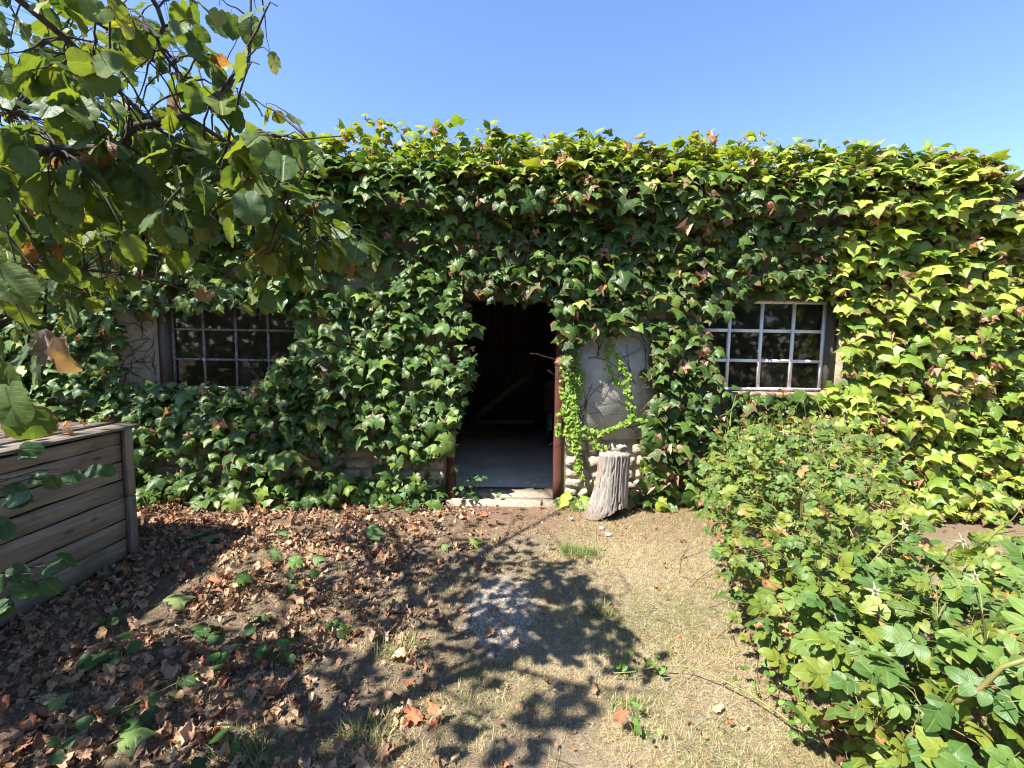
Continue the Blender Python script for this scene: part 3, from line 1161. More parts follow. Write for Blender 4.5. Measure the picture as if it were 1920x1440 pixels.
def ivy_wall(x0, x1, dens, r):
    n = int((x1 - x0) * 3.2 * dens)
    x = r.uniform(x0, x1, n)
    z = r.uniform(0.02, 3.26, n)
    pp, _ = proj(np.stack([x, np.full(n, YW - 0.12), z], 1))
    pp2 = pp + np.array([0, 11.0]) + r.normal(0, 6, (n, 2))
    keep = np.ones(n, bool)
    for k, poly in EX.items():
        keep &= ~in_poly(pp2, poly)
    for k, (poly, pr) in THIN.items():
        keep &= ~(in_poly(pp2, poly) & (r.uniform(0, 1, n) < pr))
    # clumping: uneven holes where the dark shows
    hn = vnoise(np.stack([x, z, x * 0], 1), 4.5, 21.0)
    keep &= ~((hn < -0.27) & (r.uniform(0, 1, n) < 0.7))
    hn2 = vnoise(np.stack([x, z, x * 0], 1), 11.0, 61.0)
    keep &= ~((hn2 < -0.22) & (r.uniform(0, 1, n) < 0.65))
    x, z = x[keep], z[keep]
    n = len(x)
    B = bulge(x, z)
    q = r.uniform(0, 1, n) ** 0.7
    y = YW - 0.02 - B * q
    eave = (z > 2.86) & (x < 4.46)
    q = np.where(eave, np.maximum(q, 0.86), q)
    y = np.where(eave, 4.335 - 0.13 * r.uniform(0, 1, n), y)
    hi = (z > 3.0) & (x >= 4.46)
    z = np.where(hi, z - 0.3, z)
    P = np.stack([x, y, z], 1)
    psi = r.normal(0.0, 0.62, n)
    out = np.clip(r.normal(0.80, 0.40, n), 0.05, 1.9)
    # above and near the eave leaves stand out more
    out = out + 0.5 * np.clip((z - 2.9) / 0.3, 0, 1)
    fr = np.clip((x - 2.2) / 1.5, 0, 1)
    out = out + 0.28 * fr
    a = np.stack([np.sin(psi) + 0.15 * fr, -np.sin(out) * np.cos(psi), -np.cos(out) * np.cos(psi)], 1)
    nn = np.stack([r.normal(0, 0.36, n) - 0.40 * fr, -np.cos(out) - 0.05, np.sin(out) + 0.05], 1)
    return P, frames(a, nn), q


def ivy_top(x0, x1, dens, r, hmax):
    n = int((x1 - x0) * 0.9 * dens)
    x = r.uniform(x0, x1, n)
    yy = 4.27 + 0.85 * r.uniform(0, 1, n) ** 1.2
    p = np.stack([x, yy, x * 0], 1)
    cap = np.interp(x, [-6, -2, -1, 1.3, 2.0, 3.0, 4.1, 4.55, 4.8, 6], hmax) + 0.10 * vnoise(p, 2.6, 31.0) + 0.07 * vnoise(p, 7.0, 5.0)
    base = EZ + (yy - EY) * math.tan(sl_) - 0.02
    q = r.uniform(0, 1, n)
    z = base + np.maximum(cap - base, 0.03) * q ** 0.85
    keep = (x < 4.46 + 0.12 * r.uniform(0, 1, n))
    # ragged: thin out towards the top
    keep &= r.uniform(0, 1, n) > 0.45 * q ** 4
    hn = vnoise(np.stack([x, yy, z], 1), 5.0, 51.0)
    keep &= ~((hn < -0.25) & (r.uniform(0, 1, n) < 0.7))
    x, yy, z, q = x[keep], yy[keep], z[keep], q[keep]
    n = len(x)
    th = r.uniform(0, 2 * PI, n)
    el = r.normal(0.1, 0.45, n)
    a = np.stack([np.cos(th) * np.cos(el), np.sin(th) * np.cos(el) - 0.35, np.sin(el)], 1)
    nn = np.stack([r.normal(0, 0.35, n), r.normal(-0.15, 0.35, n), np.ones(n)], 1)
    return np.stack([x, yy, z], 1), frames(a, nn), q + 0.3


TEMPS = IVY_T + IVY_CRUMP
NT = len(IVY_T)


def build_ivy(name, label, x0, x1, r, colour_fn, size_fn, dens=205, top_h=None, group=None, deadp=0.035):
    root = thing(name, label, "ivy", (0, 0, 0), group)
    P1, R1, q1 = ivy_wall(x0, x1, dens, r)
    P2, R2, q2 = ivy_top(x0, x1, 900, r, top_h)
    P, R, q = np.concatenate([P1, P2]), np.concatenate([R1, R2]), np.concatenate([q1, q2])
    top = np.concatenate([np.zeros(len(P1), bool), np.ones(len(P2), bool)])
    n = len(P)
    kinds = r.integers(0, NT, n)
    size = size_fn(P, n) * np.where(top, 0.82, 1.0)
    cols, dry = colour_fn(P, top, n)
    dead = (r.uniform(0, 1, n) < np.where(top, 0.06, deadp)) & (q > 0.5)
    kinds[dead] = NT + r.integers(0, len(IVY_CRUMP), dead.sum())
    cols[dead] = palette(dead.sum(), 'dead', r)
    size[dead] *= 0.62
    dry[dead] = 0.0
    front = q * 1.0 + size * 3 - top * 0.25 + r.uniform(0, 0.15, n)
    # main stems
    for k in range(int((x1 - x0) * 1.1)):
        xs0 = r.uniform(x0 + 0.1, x1 - 0.1)
        pts = []
        x = xs0
        z = 0.0
        while z < 3.2:
            pts.append((x, YW - 0.035 - 0.03 * math.sin(z * 3 + k), z))
            x += r.normal(0, 0.045)
            z += 0.22
        pts = np.array(pts)
        pj, _ = proj(pts)
        bad = in_poly(pj, EX['door']) | in_poly(pj, EX['winR']) | in_poly(pj, EX['winL'])
        if bad.any():
            continue
        g = Geo()
        g.tube(pts, np.linspace(0.016, 0.006, len(pts)), 5)
        g.build("stem", M['twig'], root, smooth=True)
    split_leaves(root, TEMPS, M['ivy'], kinds, P, R, size, cols, dry, front, 300)
    return root


def size_std(P, n):
    return np.clip(rng.lognormal(math.log(0.103), 0.24, n), 0.05, 0.175) * (1 + 0.10 * np.sin(P[:, 0] * 2.0))


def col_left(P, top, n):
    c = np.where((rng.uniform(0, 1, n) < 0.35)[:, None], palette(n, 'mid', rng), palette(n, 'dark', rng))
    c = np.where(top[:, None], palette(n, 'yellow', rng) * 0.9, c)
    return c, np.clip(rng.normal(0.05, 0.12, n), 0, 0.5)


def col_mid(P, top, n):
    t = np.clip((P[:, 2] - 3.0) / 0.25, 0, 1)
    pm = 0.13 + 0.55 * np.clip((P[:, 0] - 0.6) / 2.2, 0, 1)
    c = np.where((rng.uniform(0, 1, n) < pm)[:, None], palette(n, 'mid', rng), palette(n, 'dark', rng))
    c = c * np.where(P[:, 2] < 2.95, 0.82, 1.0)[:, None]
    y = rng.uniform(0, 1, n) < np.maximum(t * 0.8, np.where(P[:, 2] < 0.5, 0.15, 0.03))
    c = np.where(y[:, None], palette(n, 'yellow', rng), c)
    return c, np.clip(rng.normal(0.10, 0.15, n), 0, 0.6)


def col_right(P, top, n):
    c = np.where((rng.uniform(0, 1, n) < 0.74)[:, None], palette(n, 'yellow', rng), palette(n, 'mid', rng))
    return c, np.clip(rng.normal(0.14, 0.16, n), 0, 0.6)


TOPH = [3.42, 3.50, 3.60, 3.50, 3.52, 3.50, 3.40, 3.28, 3.16, 3.1]
doorL, doorR = -0.52, 3.05
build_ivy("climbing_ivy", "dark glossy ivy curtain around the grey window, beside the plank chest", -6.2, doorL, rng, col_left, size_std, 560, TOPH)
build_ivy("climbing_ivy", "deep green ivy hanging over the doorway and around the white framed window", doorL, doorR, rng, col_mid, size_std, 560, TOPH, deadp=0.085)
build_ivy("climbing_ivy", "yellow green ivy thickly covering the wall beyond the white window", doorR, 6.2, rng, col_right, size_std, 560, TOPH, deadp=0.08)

# ---- bright small leaved creeper beside the door
creeper = thing("wall_creeper", "bright lime small leaved creeper trailing down beside the open doorway", "creeper")
lines = []
for k in range(9):
    x0 = rng.uniform(1052, 1092)
    ytop = rng.uniform(655, 700)
    yb = rng.uniform(780, 905)
    xe = 1052 + (yb - 700) * rng.uniform(0.05, 0.20) + rng.uniform(0, 18)
    lines.append([(x0, ytop), (0.5 * x0 + 0.5 * xe - 6, 0.5 * (ytop + yb)), (xe, yb)])
lines += [[(1092, 798), (1120, 812), (1150, 800), (1186, 786), (1210, 784)], [(1094, 812), (1112, 832), (1134, 840)], [(1180, 700), (1176, 740), (1188, 772), (1170, 795)],
          [(1060, 740), (1045, 790), (1050, 812)], [(1140, 640), (1160, 670), (1172, 700), (1174, 745)], [(1135, 650), (1140, 690), (1160, 720)]]
cp, ct = [], []
for li, ln in enumerate(lines):
    pts = np.array([at_y(px, py, YW - 0.075) for px, py in ln])
    tt = np.linspace(0, len(pts) - 1, 14)
    pts = np.stack([np.interp(tt, np.arange(len(pts)), pts[:, j]) for j in range(3)], 1)
    g = Geo()
    g.tube(pts, 0.0035, 4)
    g.build("stem", M['greenstem'], creeper)
    L = np.linalg.norm(np.diff(pts, axis=0), axis=1).sum()
    for q in range(int(L / 0.0105)):
        s = rng.uniform(0, 13)
        i = min(int(s), 12)
        p = pts[i] * (1 - s + i) + pts[i + 1] * (s - i)
        cp.append(p + np.array([rng.normal(0, 0.016), -rng.uniform(0.0, 0.035), rng.normal(0, 0.016)]))
cp = np.array(cp)
n = len(cp)
psi = rng.normal(0, 0.6, n)
out = rng.uniform(0.4, 1.3, n)
a = np.stack([np.sin(psi), -np.sin(out), -np.cos(out)], 1)
nn = np.stack([rng.normal(0, 0.3, n), -np.cos(out), np.sin(out)], 1)
t = rng.uniform(0, 1, n)[:, None]
cc = (1 - t) * np.array([0.12, 0.25, 0.025]) + t * np.array([0.26, 0.36, 0.05])
split_leaves(creeper, CREEP_T, M['creeper'], rng.integers(0, 3, n), cp, frames(a, nn), rng.uniform(0.030, 0.046, n), cc, np.zeros(n), rng.uniform(0, 1, n), 300)

# dark green clump above the bare panel and dry stem network over it
dead_creeper = thing("dry_creeper", "net of dark dry creeper stems clinging to the pale panel by the door", "creeper")
for k in range(46):
    px, py = rng.uniform(1070, 1235), rng.uniform(640, 830)
    p = [at_y(px, py, YW - 0.046 - rng.uniform(0, 0.012))]
    ang = rng.choice([-2.4, -0.7, 0.7, 2.3, 1.57]) + rng.normal(0, 0.3)
    for j in range(rng.integers(4, 9)):
        ang += rng.normal(0, 0.25)
        p.append(p[-1] + np.array([math.cos(ang) * 0.07, rng.normal(0, 0.003), math.sin(ang) * 0.07]))
    p = np.array(p)
    p[:, 1] = np.clip(p[:, 1], YW - 0.07, YW - 0.044)
    g = Geo()
    g.tube(p, np.linspace(0.0042, 0.0016, len(p)), 4)
    g.build("stem", M['twig'], dead_creeper)
# stems on the bare render left of the grey window
lc = thing("dry_creeper", "brown dry creeper stems on the beige render beside the grey window", "creeper")
for k in range(26):
    px, py = rng.uniform(215, 292), rng.uniform(580, 720)
    p = [at_y(px, py, YW - 0.008)]
    ang = rng.uniform(0, 2 * PI)
    for j in range(rng.integers(4, 8)):
        ang += rng.normal(0, 0.35)
        p.append(p[-1] + np.array([math.cos(ang) * 0.05, 0, math.sin(ang) * 0.05]))
    p = np.array(p)
    p[:, 0] = np.minimum(p[:, 0], wLx0 - 0.1)
    g = Geo()
    g.tube(p, np.linspace(0.0045, 0.0018, len(p)), 4)
    g.build("stem", M['twig'], lc)

# ================================================================== PLANK CHEST
ca, cb = at_z(250, 1035, 0.0), at_z(250, 1035, 0.0)
CX, CYB = float(ca[0]), float(ca[1])
CH = float(at_y(238, 803, CYB)[2])
CY0 = 1.05
chest = thing("plank_chest", "weathered grey plank chest with low board lid standing beneath the tree", "chest", (CX, CYB, 0))
chestL = CYB - CY0
edges_px = [1033, 1003, 968, 927, 895, 862, 830, 806]
ez = [float(at_y(246, p, CYB)[2]) for p in edges_px]
ez[0] = -0.02
for i in range(7):
    W_ = ez[i + 1] - ez[i]
    me = plank_mesh(chestL - 0.02, W_ - 0.011, 0.022, M['plank'], 16, 0.0026)
    o = link("plank", me, chest, (-0.011 + rng.uniform(-0.003, 0.003), -chestL / 2, (ez[i] + ez[i + 1]) / 2))
    o.rotation_euler = (0, rng.normal(0, 0.0022), PI / 2)
    for q in (0.28, 0.72):
        for yy_ in (-0.075, -chestL * 0.52):
            nv_, ntt = ball(0.0045, 0.002, i, 0.05, 7, 4)
            nl_ = link("nail", make_mesh("nail", nv_, ntt, M['metal']), chest, (0.002, yy_ + rng.uniform(-.006, .006), ez[i] + W_ * q + rng.uniform(-.006, .006)))
            nl_.rotation_euler = (0, PI / 2, 0)
# short end planks on the back end
for i in range(7):
    W_ = ez[i + 1] - ez[i]
    me = plank_mesh(1.2, W_ - 0.009, 0.022, M['plank'], 6, 0.0016)
    o = link("plank", me, chest, (-0.62, 0.03, (ez[i] + ez[i + 1]) / 2))
    me = plank_mesh(1.2, W_ - 0.009, 0.022, M['plank'], 6, 0.0016)
    o = link("plank", me, chest, (-0.62, -chestL - 0.03, (ez[i] + ez[i + 1]) / 2))
for (z0, z1) in ((-0.02, ez[3] - 0.004), (ez[3] + 0.004, CH)):
    me = plank_mesh(z1 - z0, 0.062, 0.04, M['plank'], 6, 0.0015)
    o = link("corner_post", me, chest, (0.022, -0.022, (z0 + z1) / 2))
    o.rotation_euler = (0, PI / 2, PI / 2)
# lid boards: long, running along the chest, slightly uneven
nb = 7
for i in range(nb):
    wd = 1.32 / nb
    me = plank_mesh(chestL + 0.10, wd - 0.008, 0.020, M['lid'], 14, 0.004)
    o = link("lid_board", me, chest, (0.045 - wd * (i + 0.5), -chestL / 2 + 0.03, CH + 0.016 + 0.006 * (i % 2) + rng.uniform(0, 0.008)))
    o.rotation_euler = (PI / 2 + rng.normal(0, 0.03), rng.normal(0, 0.004), PI / 2)
g = Geo()
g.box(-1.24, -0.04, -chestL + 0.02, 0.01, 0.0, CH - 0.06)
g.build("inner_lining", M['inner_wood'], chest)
# scraps lying on the lid
pos = np.array([[CX - rng.uniform(0.05, 0.8), CYB - rng.uniform(0.1, 1.5), CH + 0.045] for _ in range(26)])
th = rng.uniform(0, 2 * PI, len(pos))
scr_R = frames(np.stack([np.cos(th), np.sin(th), th * 0], 1), np.tile([0, 0, 1.0], (len(pos), 1)) + rng.normal(0, 0.25, (len(pos), 3)))

# ================================================================== STUMP
sb = at_z(1146, 974, -0.03)
sx, sy = float(sb[0]) + 0.005, float(sb[1]) + 0.14
stump = thing("tree_stump", "split grey weathered log standing on end against the stony wall by the door", "stump", (sx, sy, 0))
Hs = float(at_y(1155, 850, sy)[2])
nth, nz = 120, 46
r_ = np.random.default_rng(5)
ph = r_.uniform(0, 2 * PI, 12)
prof_r = np.interp
verts = []
th = np.arange(nth) / nth * 2 * PI
for j in range(nz):
    u = j / (nz - 1)
    z = -0.05 + (Hs + 0.05) * u
    base = 0.134 + 0.03 * (1 - u) ** 2.2
    for q in th:
        # th=0 right (+x), pi left, 3pi/2 front
        r = base
        r += 0.085 * (1 - u) ** 3.0 * max(0, math.cos(q - PI * 1.12)) ** 2
        r += 0.018 * math.sin(2 * q + 0.7) + 0.010 * math.sin(3 * q + 2 * u)
        gx = q * 17 + 1.0 * math.sin(u * 2.4 + q * 3)
        r += 0.0060 * mnoise.noise(Vector((math.cos(q) * 11, math.sin(q) * 11, u * 1.3)))
        r += 0.0045 * mnoise.noise(Vector((math.cos(q) * 28, math.sin(q) * 28, u * 2.5 + 5)))
        ck = mnoise.noise(Vector((math.cos(q) * 4.3 + 20, math.sin(q) * 4.3, u * 1.1)))
        r -= 0.024 * max(0, 0.09 - abs(ck)) / 0.09
        if 5.05 < q < 5.25:
            r -= 0.030 * (1 - abs(q - 5.15) / 0.1)
        lean = 0.045 * u
        zz = z
        if j == nz - 1:
            zz += 0.016 * mnoise.noise(Vector((q * 2, 3, 1)))
        if z < 0.12:      # broken ragged foot on the right front
            k = max(0, math.cos(q - 5.5))
            zz = z + 0.10 * k * (1 - (z + 0.05) / 0.17) + 0.03 * abs(mnoise.noise(Vector((q * 9, 1, 1)))) * (1 - (z + 0.05) / 0.17)
        verts.append((r * math.cos(q) * 1.03 + lean * 0.7, r * math.sin(q) * 0.85, zz))
tr = []
for j in range(nz - 1):
    for i in range(nth):
        a, b = j * nth + i, j * nth + (i + 1) % nth
        tr += [(a, b, b + nth), (a, b + nth, a + nth)]
c0 = len(verts)
tc = np.mean(verts[-nth:], axis=0)
verts.append(tuple(tc + np.array([0, 0, -0.012])))
ring2 = len(verts)
for i in range(nth):
    p = np.array(verts[(nz - 1) * nth + i])
    q = tc + (p - tc) * 0.6
    verts.append((q[0], q[1], q[2] - 0.006 + 0.012 * mnoise.noise(Vector((q[0] * 30, q[1] * 30, 0)))))
for i in range(nth):
    a, b = (nz - 1) * nth + i, (nz - 1) * nth + (i + 1) % nth
    c, d = ring2 + i, ring2 + (i + 1) % nth
    tr += [(a, b, d), (a, d, c), (c, d, c0)]
link("log", make_mesh("log", verts, tr, M['stump'], smooth=False), stump)
# strip of reddish bark on the left flank
bv = []
for j in range(18):
    u = j / 17
    z = 0.26 + (Hs - 0.29) * u
    u = (z + 0.05) / (Hs + 0.05)
    for i in range(7):
        q = PI * (1.02 + 0.20 * i / 6)
        r = 0.134 + 0.03 * (1 - u) ** 2.2 + 0.085 * (1 - u) ** 3 * max(0, math.cos(q - PI * 1.12)) ** 2 + 0.018 * math.sin(2 * q + 0.7) + 0.010 * math.sin(3 * q + 2 * u) + 0.004
        r += 0.008 * mnoise.noise(Vector((q * 8, u * 6, 2)))
        bv.append((r * math.cos(q) * 1.03 + 0.0315 * u, r * math.sin(q) * 0.85, z))
bt = []
for j in range(17):
    for i in range(6):
        a = j * 7 + i
        bt += [(a, a + 1, a + 8), (a, a + 8, a + 7)]
link("bark", make_mesh("bark", bv, bt, M['stump_bark'], smooth=True), stump)

# ================================================================== TREE ON THE LEFT
tree = thing("hazel_tree", "broad leaved tree whose drooping branches hang into view above the plank chest", "tree", (-2.35, 0.5, 0))
TO = np.array([-2.35, 0.5, 0.0])
limbs = []


def limb(pts, r0, r1, name="branch", sides=7):
    pts = np.array(pts, float)
    m = 5 * (len(pts) - 1) + 1
    tt = np.linspace(0, len(pts) - 1, m)
    # catmull-rom
    P = np.vstack([2 * pts[0] - pts[1], pts, 2 * pts[-1] - pts[-2]])
    out = []
    for s in tt:
        i = min(int(s), len(pts) - 2)
        f = s - i
        p0, p1, p2, p3 = P[i], P[i + 1], P[i + 2], P[i + 3]
        out.append(0.5 * ((2 * p1) + (-p0 + p2) * f + (2 * p0 - 5 * p1 + 4 * p2 - p3) * f * f + (-p0 + 3 * p1 - 3 * p2 + p3) * f ** 3))
    out = np.array(out)
    limbs.append(out)
    g = Geo()
    g.tube(out - TO, np.linspace(r0, r1, m), sides)
    g.build(name, M['bark'], tree, smooth=True)
    return out


limb([(-2.35, 0.5, -0.1), (-2.3, 0.55, 0.7), (-2.38, 0.6, 1.5), (-2.2, 0.7, 2.3)], 0.085, 0.055, "trunk", 10)
limb([(-2.2, 0.7, 2.3), (-1.9, 0.8, 3.0), (-1.7, 0.9, 3.6), (-1.75, 1.1, 4.0)], 0.05, 0.010)
limb([(-2.2, 0.7, 2.3), (-2.4, 1.3, 3.0), (-2.2, 2.0, 3.6), (-1.9, 2.6, 4.0)], 0.045, 0.01)
limb([(-2.3, 0.6, 1.9), tuple(at_y(110, 283, 1.35)), tuple(at_y(245, 240, 1.45)), tuple(at_y(344, 216, 1.5)), tuple(at_y(427, 162, 1.55)), tuple(at_y(465, 120, 1.6)), tuple(at_y(471, -30, 1.6))], 0.019, 0.003)
limb([tuple(at_y(344, 216, 1.5)), tuple(at_y(455, 275, 1.7)), tuple(at_y(560, 262, 1.9)), tuple(at_y(640, 255, 2.0))], 0.008, 0.002)
limb([(-2.3, 0.6, 1.6), tuple(at_y(20, 440, 2.2)), tuple(at_y(117, 360, 2.4)), tuple(at_y(190, 300, 2.5)), tuple(at_y(215, 200, 2.5))], 0.018, 0.005)
limb([(-1.9, 0.8, 3.0), tuple(at_y(60, 20, 1.4)), tuple(at_y(180, 130, 1.45)), tuple(at_y(330, 270, 1.5)), tuple(at_y(470, 370, 1.6)), tuple(at_y(600, 450, 1.75))], 0.011, 0.0015)
limb([(-1.7, 0.9, 3.6), tuple(at_y(250, -60, 1.5)), tuple(at_y(300, 90, 1.6)), tuple(at_y(420, 230, 1.7)), tuple(at_y(500, 340, 1.8)), tuple(at_y(700, 480, 2.0))], 0.009, 0.0015)
limb([(-2.38, 0.6, 1.5), (-2.1, 1.1, 1.75), tuple(at_y(60, 500, 1.9)), tuple(at_y(260, 520, 2.1)), tuple(at_y(400, 560, 2.4))], 0.014, 0.003)
limb([(-2.4, 1.3, 3.0), (-2.9, 2.2, 3.2), (-3.2, 3.0, 3.0)], 0.03, 0.008)
limb([(-2.2, 0.7, 2.3), (-3.0, 0.9, 3.0), (-3.7, 1.4, 3.5)], 0.035, 0.008)
limb([(-3.0, 0.9, 3.0), (-3.9, 0.7, 3.3), (-4.8, 0.9, 3.4)], 0.025, 0.006)
limb([(-2.9, 2.2, 3.2), (-3.8, 2.6, 3.5), (-4.6, 3.1, 3.6)], 0.022, 0.006)
limb([(-3.7, 1.4, 3.5), (-4.3, 1.9, 3.7), (-5.0, 2.3, 3.6)], 0.02, 0.006)
limb([(-2.2, 0.7, 2.3), (-2.6, 0.1, 3.0), (-3.0, -0.6, 3.4)], 0.03, 0.006)
limb([(-1.9, 0.8, 3.0), (-1.6, 0.5, 3.3), (-1.35, 0.4, 3.5)], 0.018, 0.004)
limb([(-1.7, 0.9, 3.6), (-1.9, 1.5, 3.9), (-2.2, 2.1, 4.1)], 0.015, 0.004)
limb([(-2.4, 1.3, 3.0), (-2.0, 2.0, 3.05), (-1.75, 2.7, 2.95)], 0.02, 0.005)
LP = np.concatenate(limbs[1:])

SIL = [(-50, -50), (500, -50), (512, 20), (520, 120), (505, 165), (560, 200), (640, 250), (610, 330), (650, 400), (735, 470), (700, 505), (640, 520), (560, 545),
       (470, 585), (380, 560), (320, 520), (200, 560), (120, 620), (110, 700), (-50, 760)]
SHADE = [(-900, 880), (870, 930), (960, 985), (1010, 1040), (1120, 1085), (1190, 1130), (1215, 1180), (1175, 1235), (1110, 1260), (1130, 1330), (1090, 1400), (1060, 1500), (900, 2400), (-3000, 2400)]


def shade_test(P):
    gx = P[:, 0] - SUN_TO[0] / SUN_TO[2] * P[:, 2]
    gy = P[:, 1] - SUN_TO[1] / SUN_TO[2] * P[:, 2]
    gp, gd = proj(np.stack([gx, gy, gx * 0], 1))
    kw = (4.35 - P[:, 1]) / (-SUN_TO[1])
    wp, _ = proj(np.stack([P[:, 0] - SUN_TO[0] * kw, np.full(len(P), 4.35), P[:, 2] - SUN_TO[2] * kw], 1))
    thin = in_poly(gp, [(560, 1170), (1300, 1170), (1300, 1500), (420, 1500)]) | in_poly(gp, [(500, 900), (1100, 900), (1100, 1030), (500, 1030)])
    hn = vnoise(np.stack([gx, gy, gx * 0], 1), 4.2, 3.3)
    return np.where(gy > 4.35, wp[:, 0] < 640, in_poly(gp, SHADE) & ~(thin & (hn < -0.05)) & ~((gp[:, 0] > 380) & (np.sin(P[:, 0] * 9173.0) > 0.35)) & ~((gp[:, 0] > 700) & ((hn < -0.10) | (np.sin(P[:, 1] * 7411.0) > 0.55))) | (gd < 0.6) | (gp[:, 1] > 1500))


targets = []
r = np.random.default_rng(11)


def add_targets(n, fn):
    k = 0
    while k < n:
        p = fn()
        if np.linalg.norm(p - np.array([0, 0, CAMZ])) < 0.95:
            continue
        pp, dep = proj(p[None])
        infr = dep[0] > 0.05 and -60 < pp[0][0] < 1980 and -60 < pp[0][1] < 1500
        if infr and not in_poly(pp, SIL)[0]:
            continue
        targets.append(p)
        k += 1


def ell(c, rad, shell=0.5):
    def f():
        v = r.normal(0, 1, 3)
        v /= np.linalg.norm(v)
        return np.array(c) + v * np.array(rad) * r.uniform(shell, 1) ** 0.6
    return f


add_targets(215, ell((-2.5, 1.6, 3.1), (1.7, 1.6, 1.1), 0.1))
add_targets(75, ell((-1.7, 0.9, 3.6), (1.3, 0.9, 0.9), 0.1))
# those hanging into the picture, spread over its upper left corner
add_targets(165, lambda: at_y(r.uniform(-20, 560), r.uniform(-20, 430), r.uniform(1.15, 2.2)))
add_targets(46, lambda: at_y(r.uniform(-20, 720), r.uniform(250, 560), r.uniform(1.3, 2.3)))
add_targets(40, lambda: at_y(r.uniform(470, 740), r.uniform(330, 530), r.uniform(1.5, 2.1)))



def over_shade():
    while True:
        if r.uniform() < 0.62:
            g0 = at_z(r.uniform(-500, 1180), r.uniform(940, 1500), 0.0)
        else:
            g0 = at_y(r.uniform(-100, 640), r.uniform(380, 930), 4.3)
        h = r.uniform(max(2.7, g0[2] + 0.9), 4.2)
        p = g0 + SUN_TO * (h - g0[2]) / SUN_TO[2]
        if -5.6 < p[0] < 0.5 and -1.0 < p[1] < 4.0 and shade_test(p[None])[0]:
            return p


add_targets(430, over_shade)
add_targets(42, lambda: at_y(r.uniform(-30, 260), r.uniform(330, 600), r.uniform(1.7, 2.9)))


def over_front():
    while True:
        g0 = at_z(r.uniform(420, 1150), r.uniform(1180, 1470), 0.0)
        h = r.uniform(2.5, 3.6)
        p = g0 + SUN_TO * (h - g0[2]) / SUN_TO[2]
        if shade_test(p[None])[0]:
            return p


add_targets(70, over_front)
lp, la, ln_, lsz = [], [], [], []
for tg in targets:
    dd = np.linalg.norm(LP - tg, axis=1) + 0.35 * np.maximum(0, tg[0] * 0 + (tg[2] - LP[:, 2]) * -1)
    i = int(np.argmin(dd))
    s = LP[i]
    L = np.linalg.norm(tg - s)
    if L > 1.6:
        continue
    pj, dep = proj(tg[None])
    if (dep[0] < 0.05 or not (-40 < pj[0][0] < 1960 and -40 < pj[0][1] < 1480)) and not shade_test(tg[None])[0]:
        continue
    pts = bez(s, tg, np.array([0, 0, 0.10 * L]) + r.normal(0, 0.03 * L, 3), 9, 0.0022)
    pts = np.vstack([pts, pts[-1] + (pts[-1] - pts[-2]) * 0.6 + np.array([0.01, 0, -0.02])])
    g = Geo()
    g.tube(pts - TO, np.linspace(0.0035 + 0.003 * min(L, 1), 0.0012, len(pts)), 4)
    g.build("twig", M['bark'], tree)
    nl = int(r.integers(6, 11))
    for k in range(nl):
        u = r.uniform(0.35, 1.0) if k else 1.0
        f = u * (len(pts) - 1)
        i = min(int(f), len(pts) - 2)
        p = pts[i] + (pts[i + 1] - pts[i]) * (f - i)
        di = pts[i + 1] - pts[i]
        di = di / (np.linalg.norm(di) + 1e-9)
        side = np.cross(di, [0, 0, 1.0]) * (1 if k % 2 else -1)
        a = di * 0.5 + side * 0.75 + np.array([0, 0, -0.55]) + r.normal(0, 0.30, 3)
        q = p + a / np.linalg.norm(a) * 0.02
        lp.append(q)
        la.append(a)
        ln_.append(np.array([0, 0, 1.0]) + r.normal(0, 0.55, 3) + side * 0.2)
        lsz.append(r.uniform(0.050, 0.092))
# single leaves seen against the sky and the hanging dry leaves
lp, la, ln_, lsz = map(lambda v: list(v), (lp, la, ln_, lsz))
n0 = len(lp)
extra_dead = []
for pl, Yc in [([(-90, 380), (-20, 470), (30, 570), (75, 660)], 1.05), ([(-120, 500), (-50, 590), (10, 680), (40, 750)], 1.0), ([(-90, 300), (0, 420), (60, 500), (120, 560)], 1.15)]:
    pts = np.array([at_y(a_, b_, Yc) for a_, b_ in pl])
    tt = np.linspace(0, 3, 13)
    pts = np.stack([np.interp(tt, np.arange(4), pts[:, j]) for j in range(3)], 1)
    g = Geo()
    g.tube(pts - TO, np.linspace(0.0028, 0.001, 13), 4)
    g.build("twig", M['bark'], tree)
    for k in range(9):
        i = 4 + k
        i = min(i, 12)
        lp.append(pts[i] + r.normal(0, 0.008, 3))
        la.append(np.array([r.normal(0.3, 0.5) * (1 if k % 2 else -1), r.normal(0, 0.3), -0.8]))
        ln_.append(np.array([r.normal(0, 0.4), -0.8, 0.55]))
        lsz.append(r.uniform(0.075, 0.105))
        extra_dead.append(0)
for (px, py, Y, sz, dead) in [(590, 120, 1.6, 0.075, 0), (273, 560, 1.7, 0.10, 1), (338, 545, 1.7, 0.10, 1), (372, 560, 1.75, 0.10, 1), (120, 650, 1.0, 0.09, 1), (88, 640, 1.05, 0.08, 1),
                              (265, 500, 1.7, 0.09, 1), (503, 130, 1.6, 0.07, 0), (470, 60, 1.6, 0.08, 0), (540, 20, 1.6, 0.06, 0)]:
    lp.append(at_y(px, py - 20, Y))
    la.append(np.array([0.15, 0.0, -1.0]) + r.normal(0, 0.15, 3))
    ln_.append(np.array([r.normal(0, 0.4), -1.0, 0.2]))
    lsz.append(sz)
    extra_dead.append(dead)
lp, la, ln_, lsz = np.array(lp), np.array(la), np.array(ln_), np.array(lsz)
pp, dep = proj(lp + la / np.linalg.norm(la, axis=1)[:, None] * lsz[:, None] * 0.5)
infr = (dep > 0.05) & (pp[:, 0] > -40) & (pp[:, 0] < 1960) & (pp[:, 1] > -40) & (pp[:, 1] < 1480)
ok = ~infr | in_poly(pp, SIL) | (np.arange(len(lp)) >= n0)
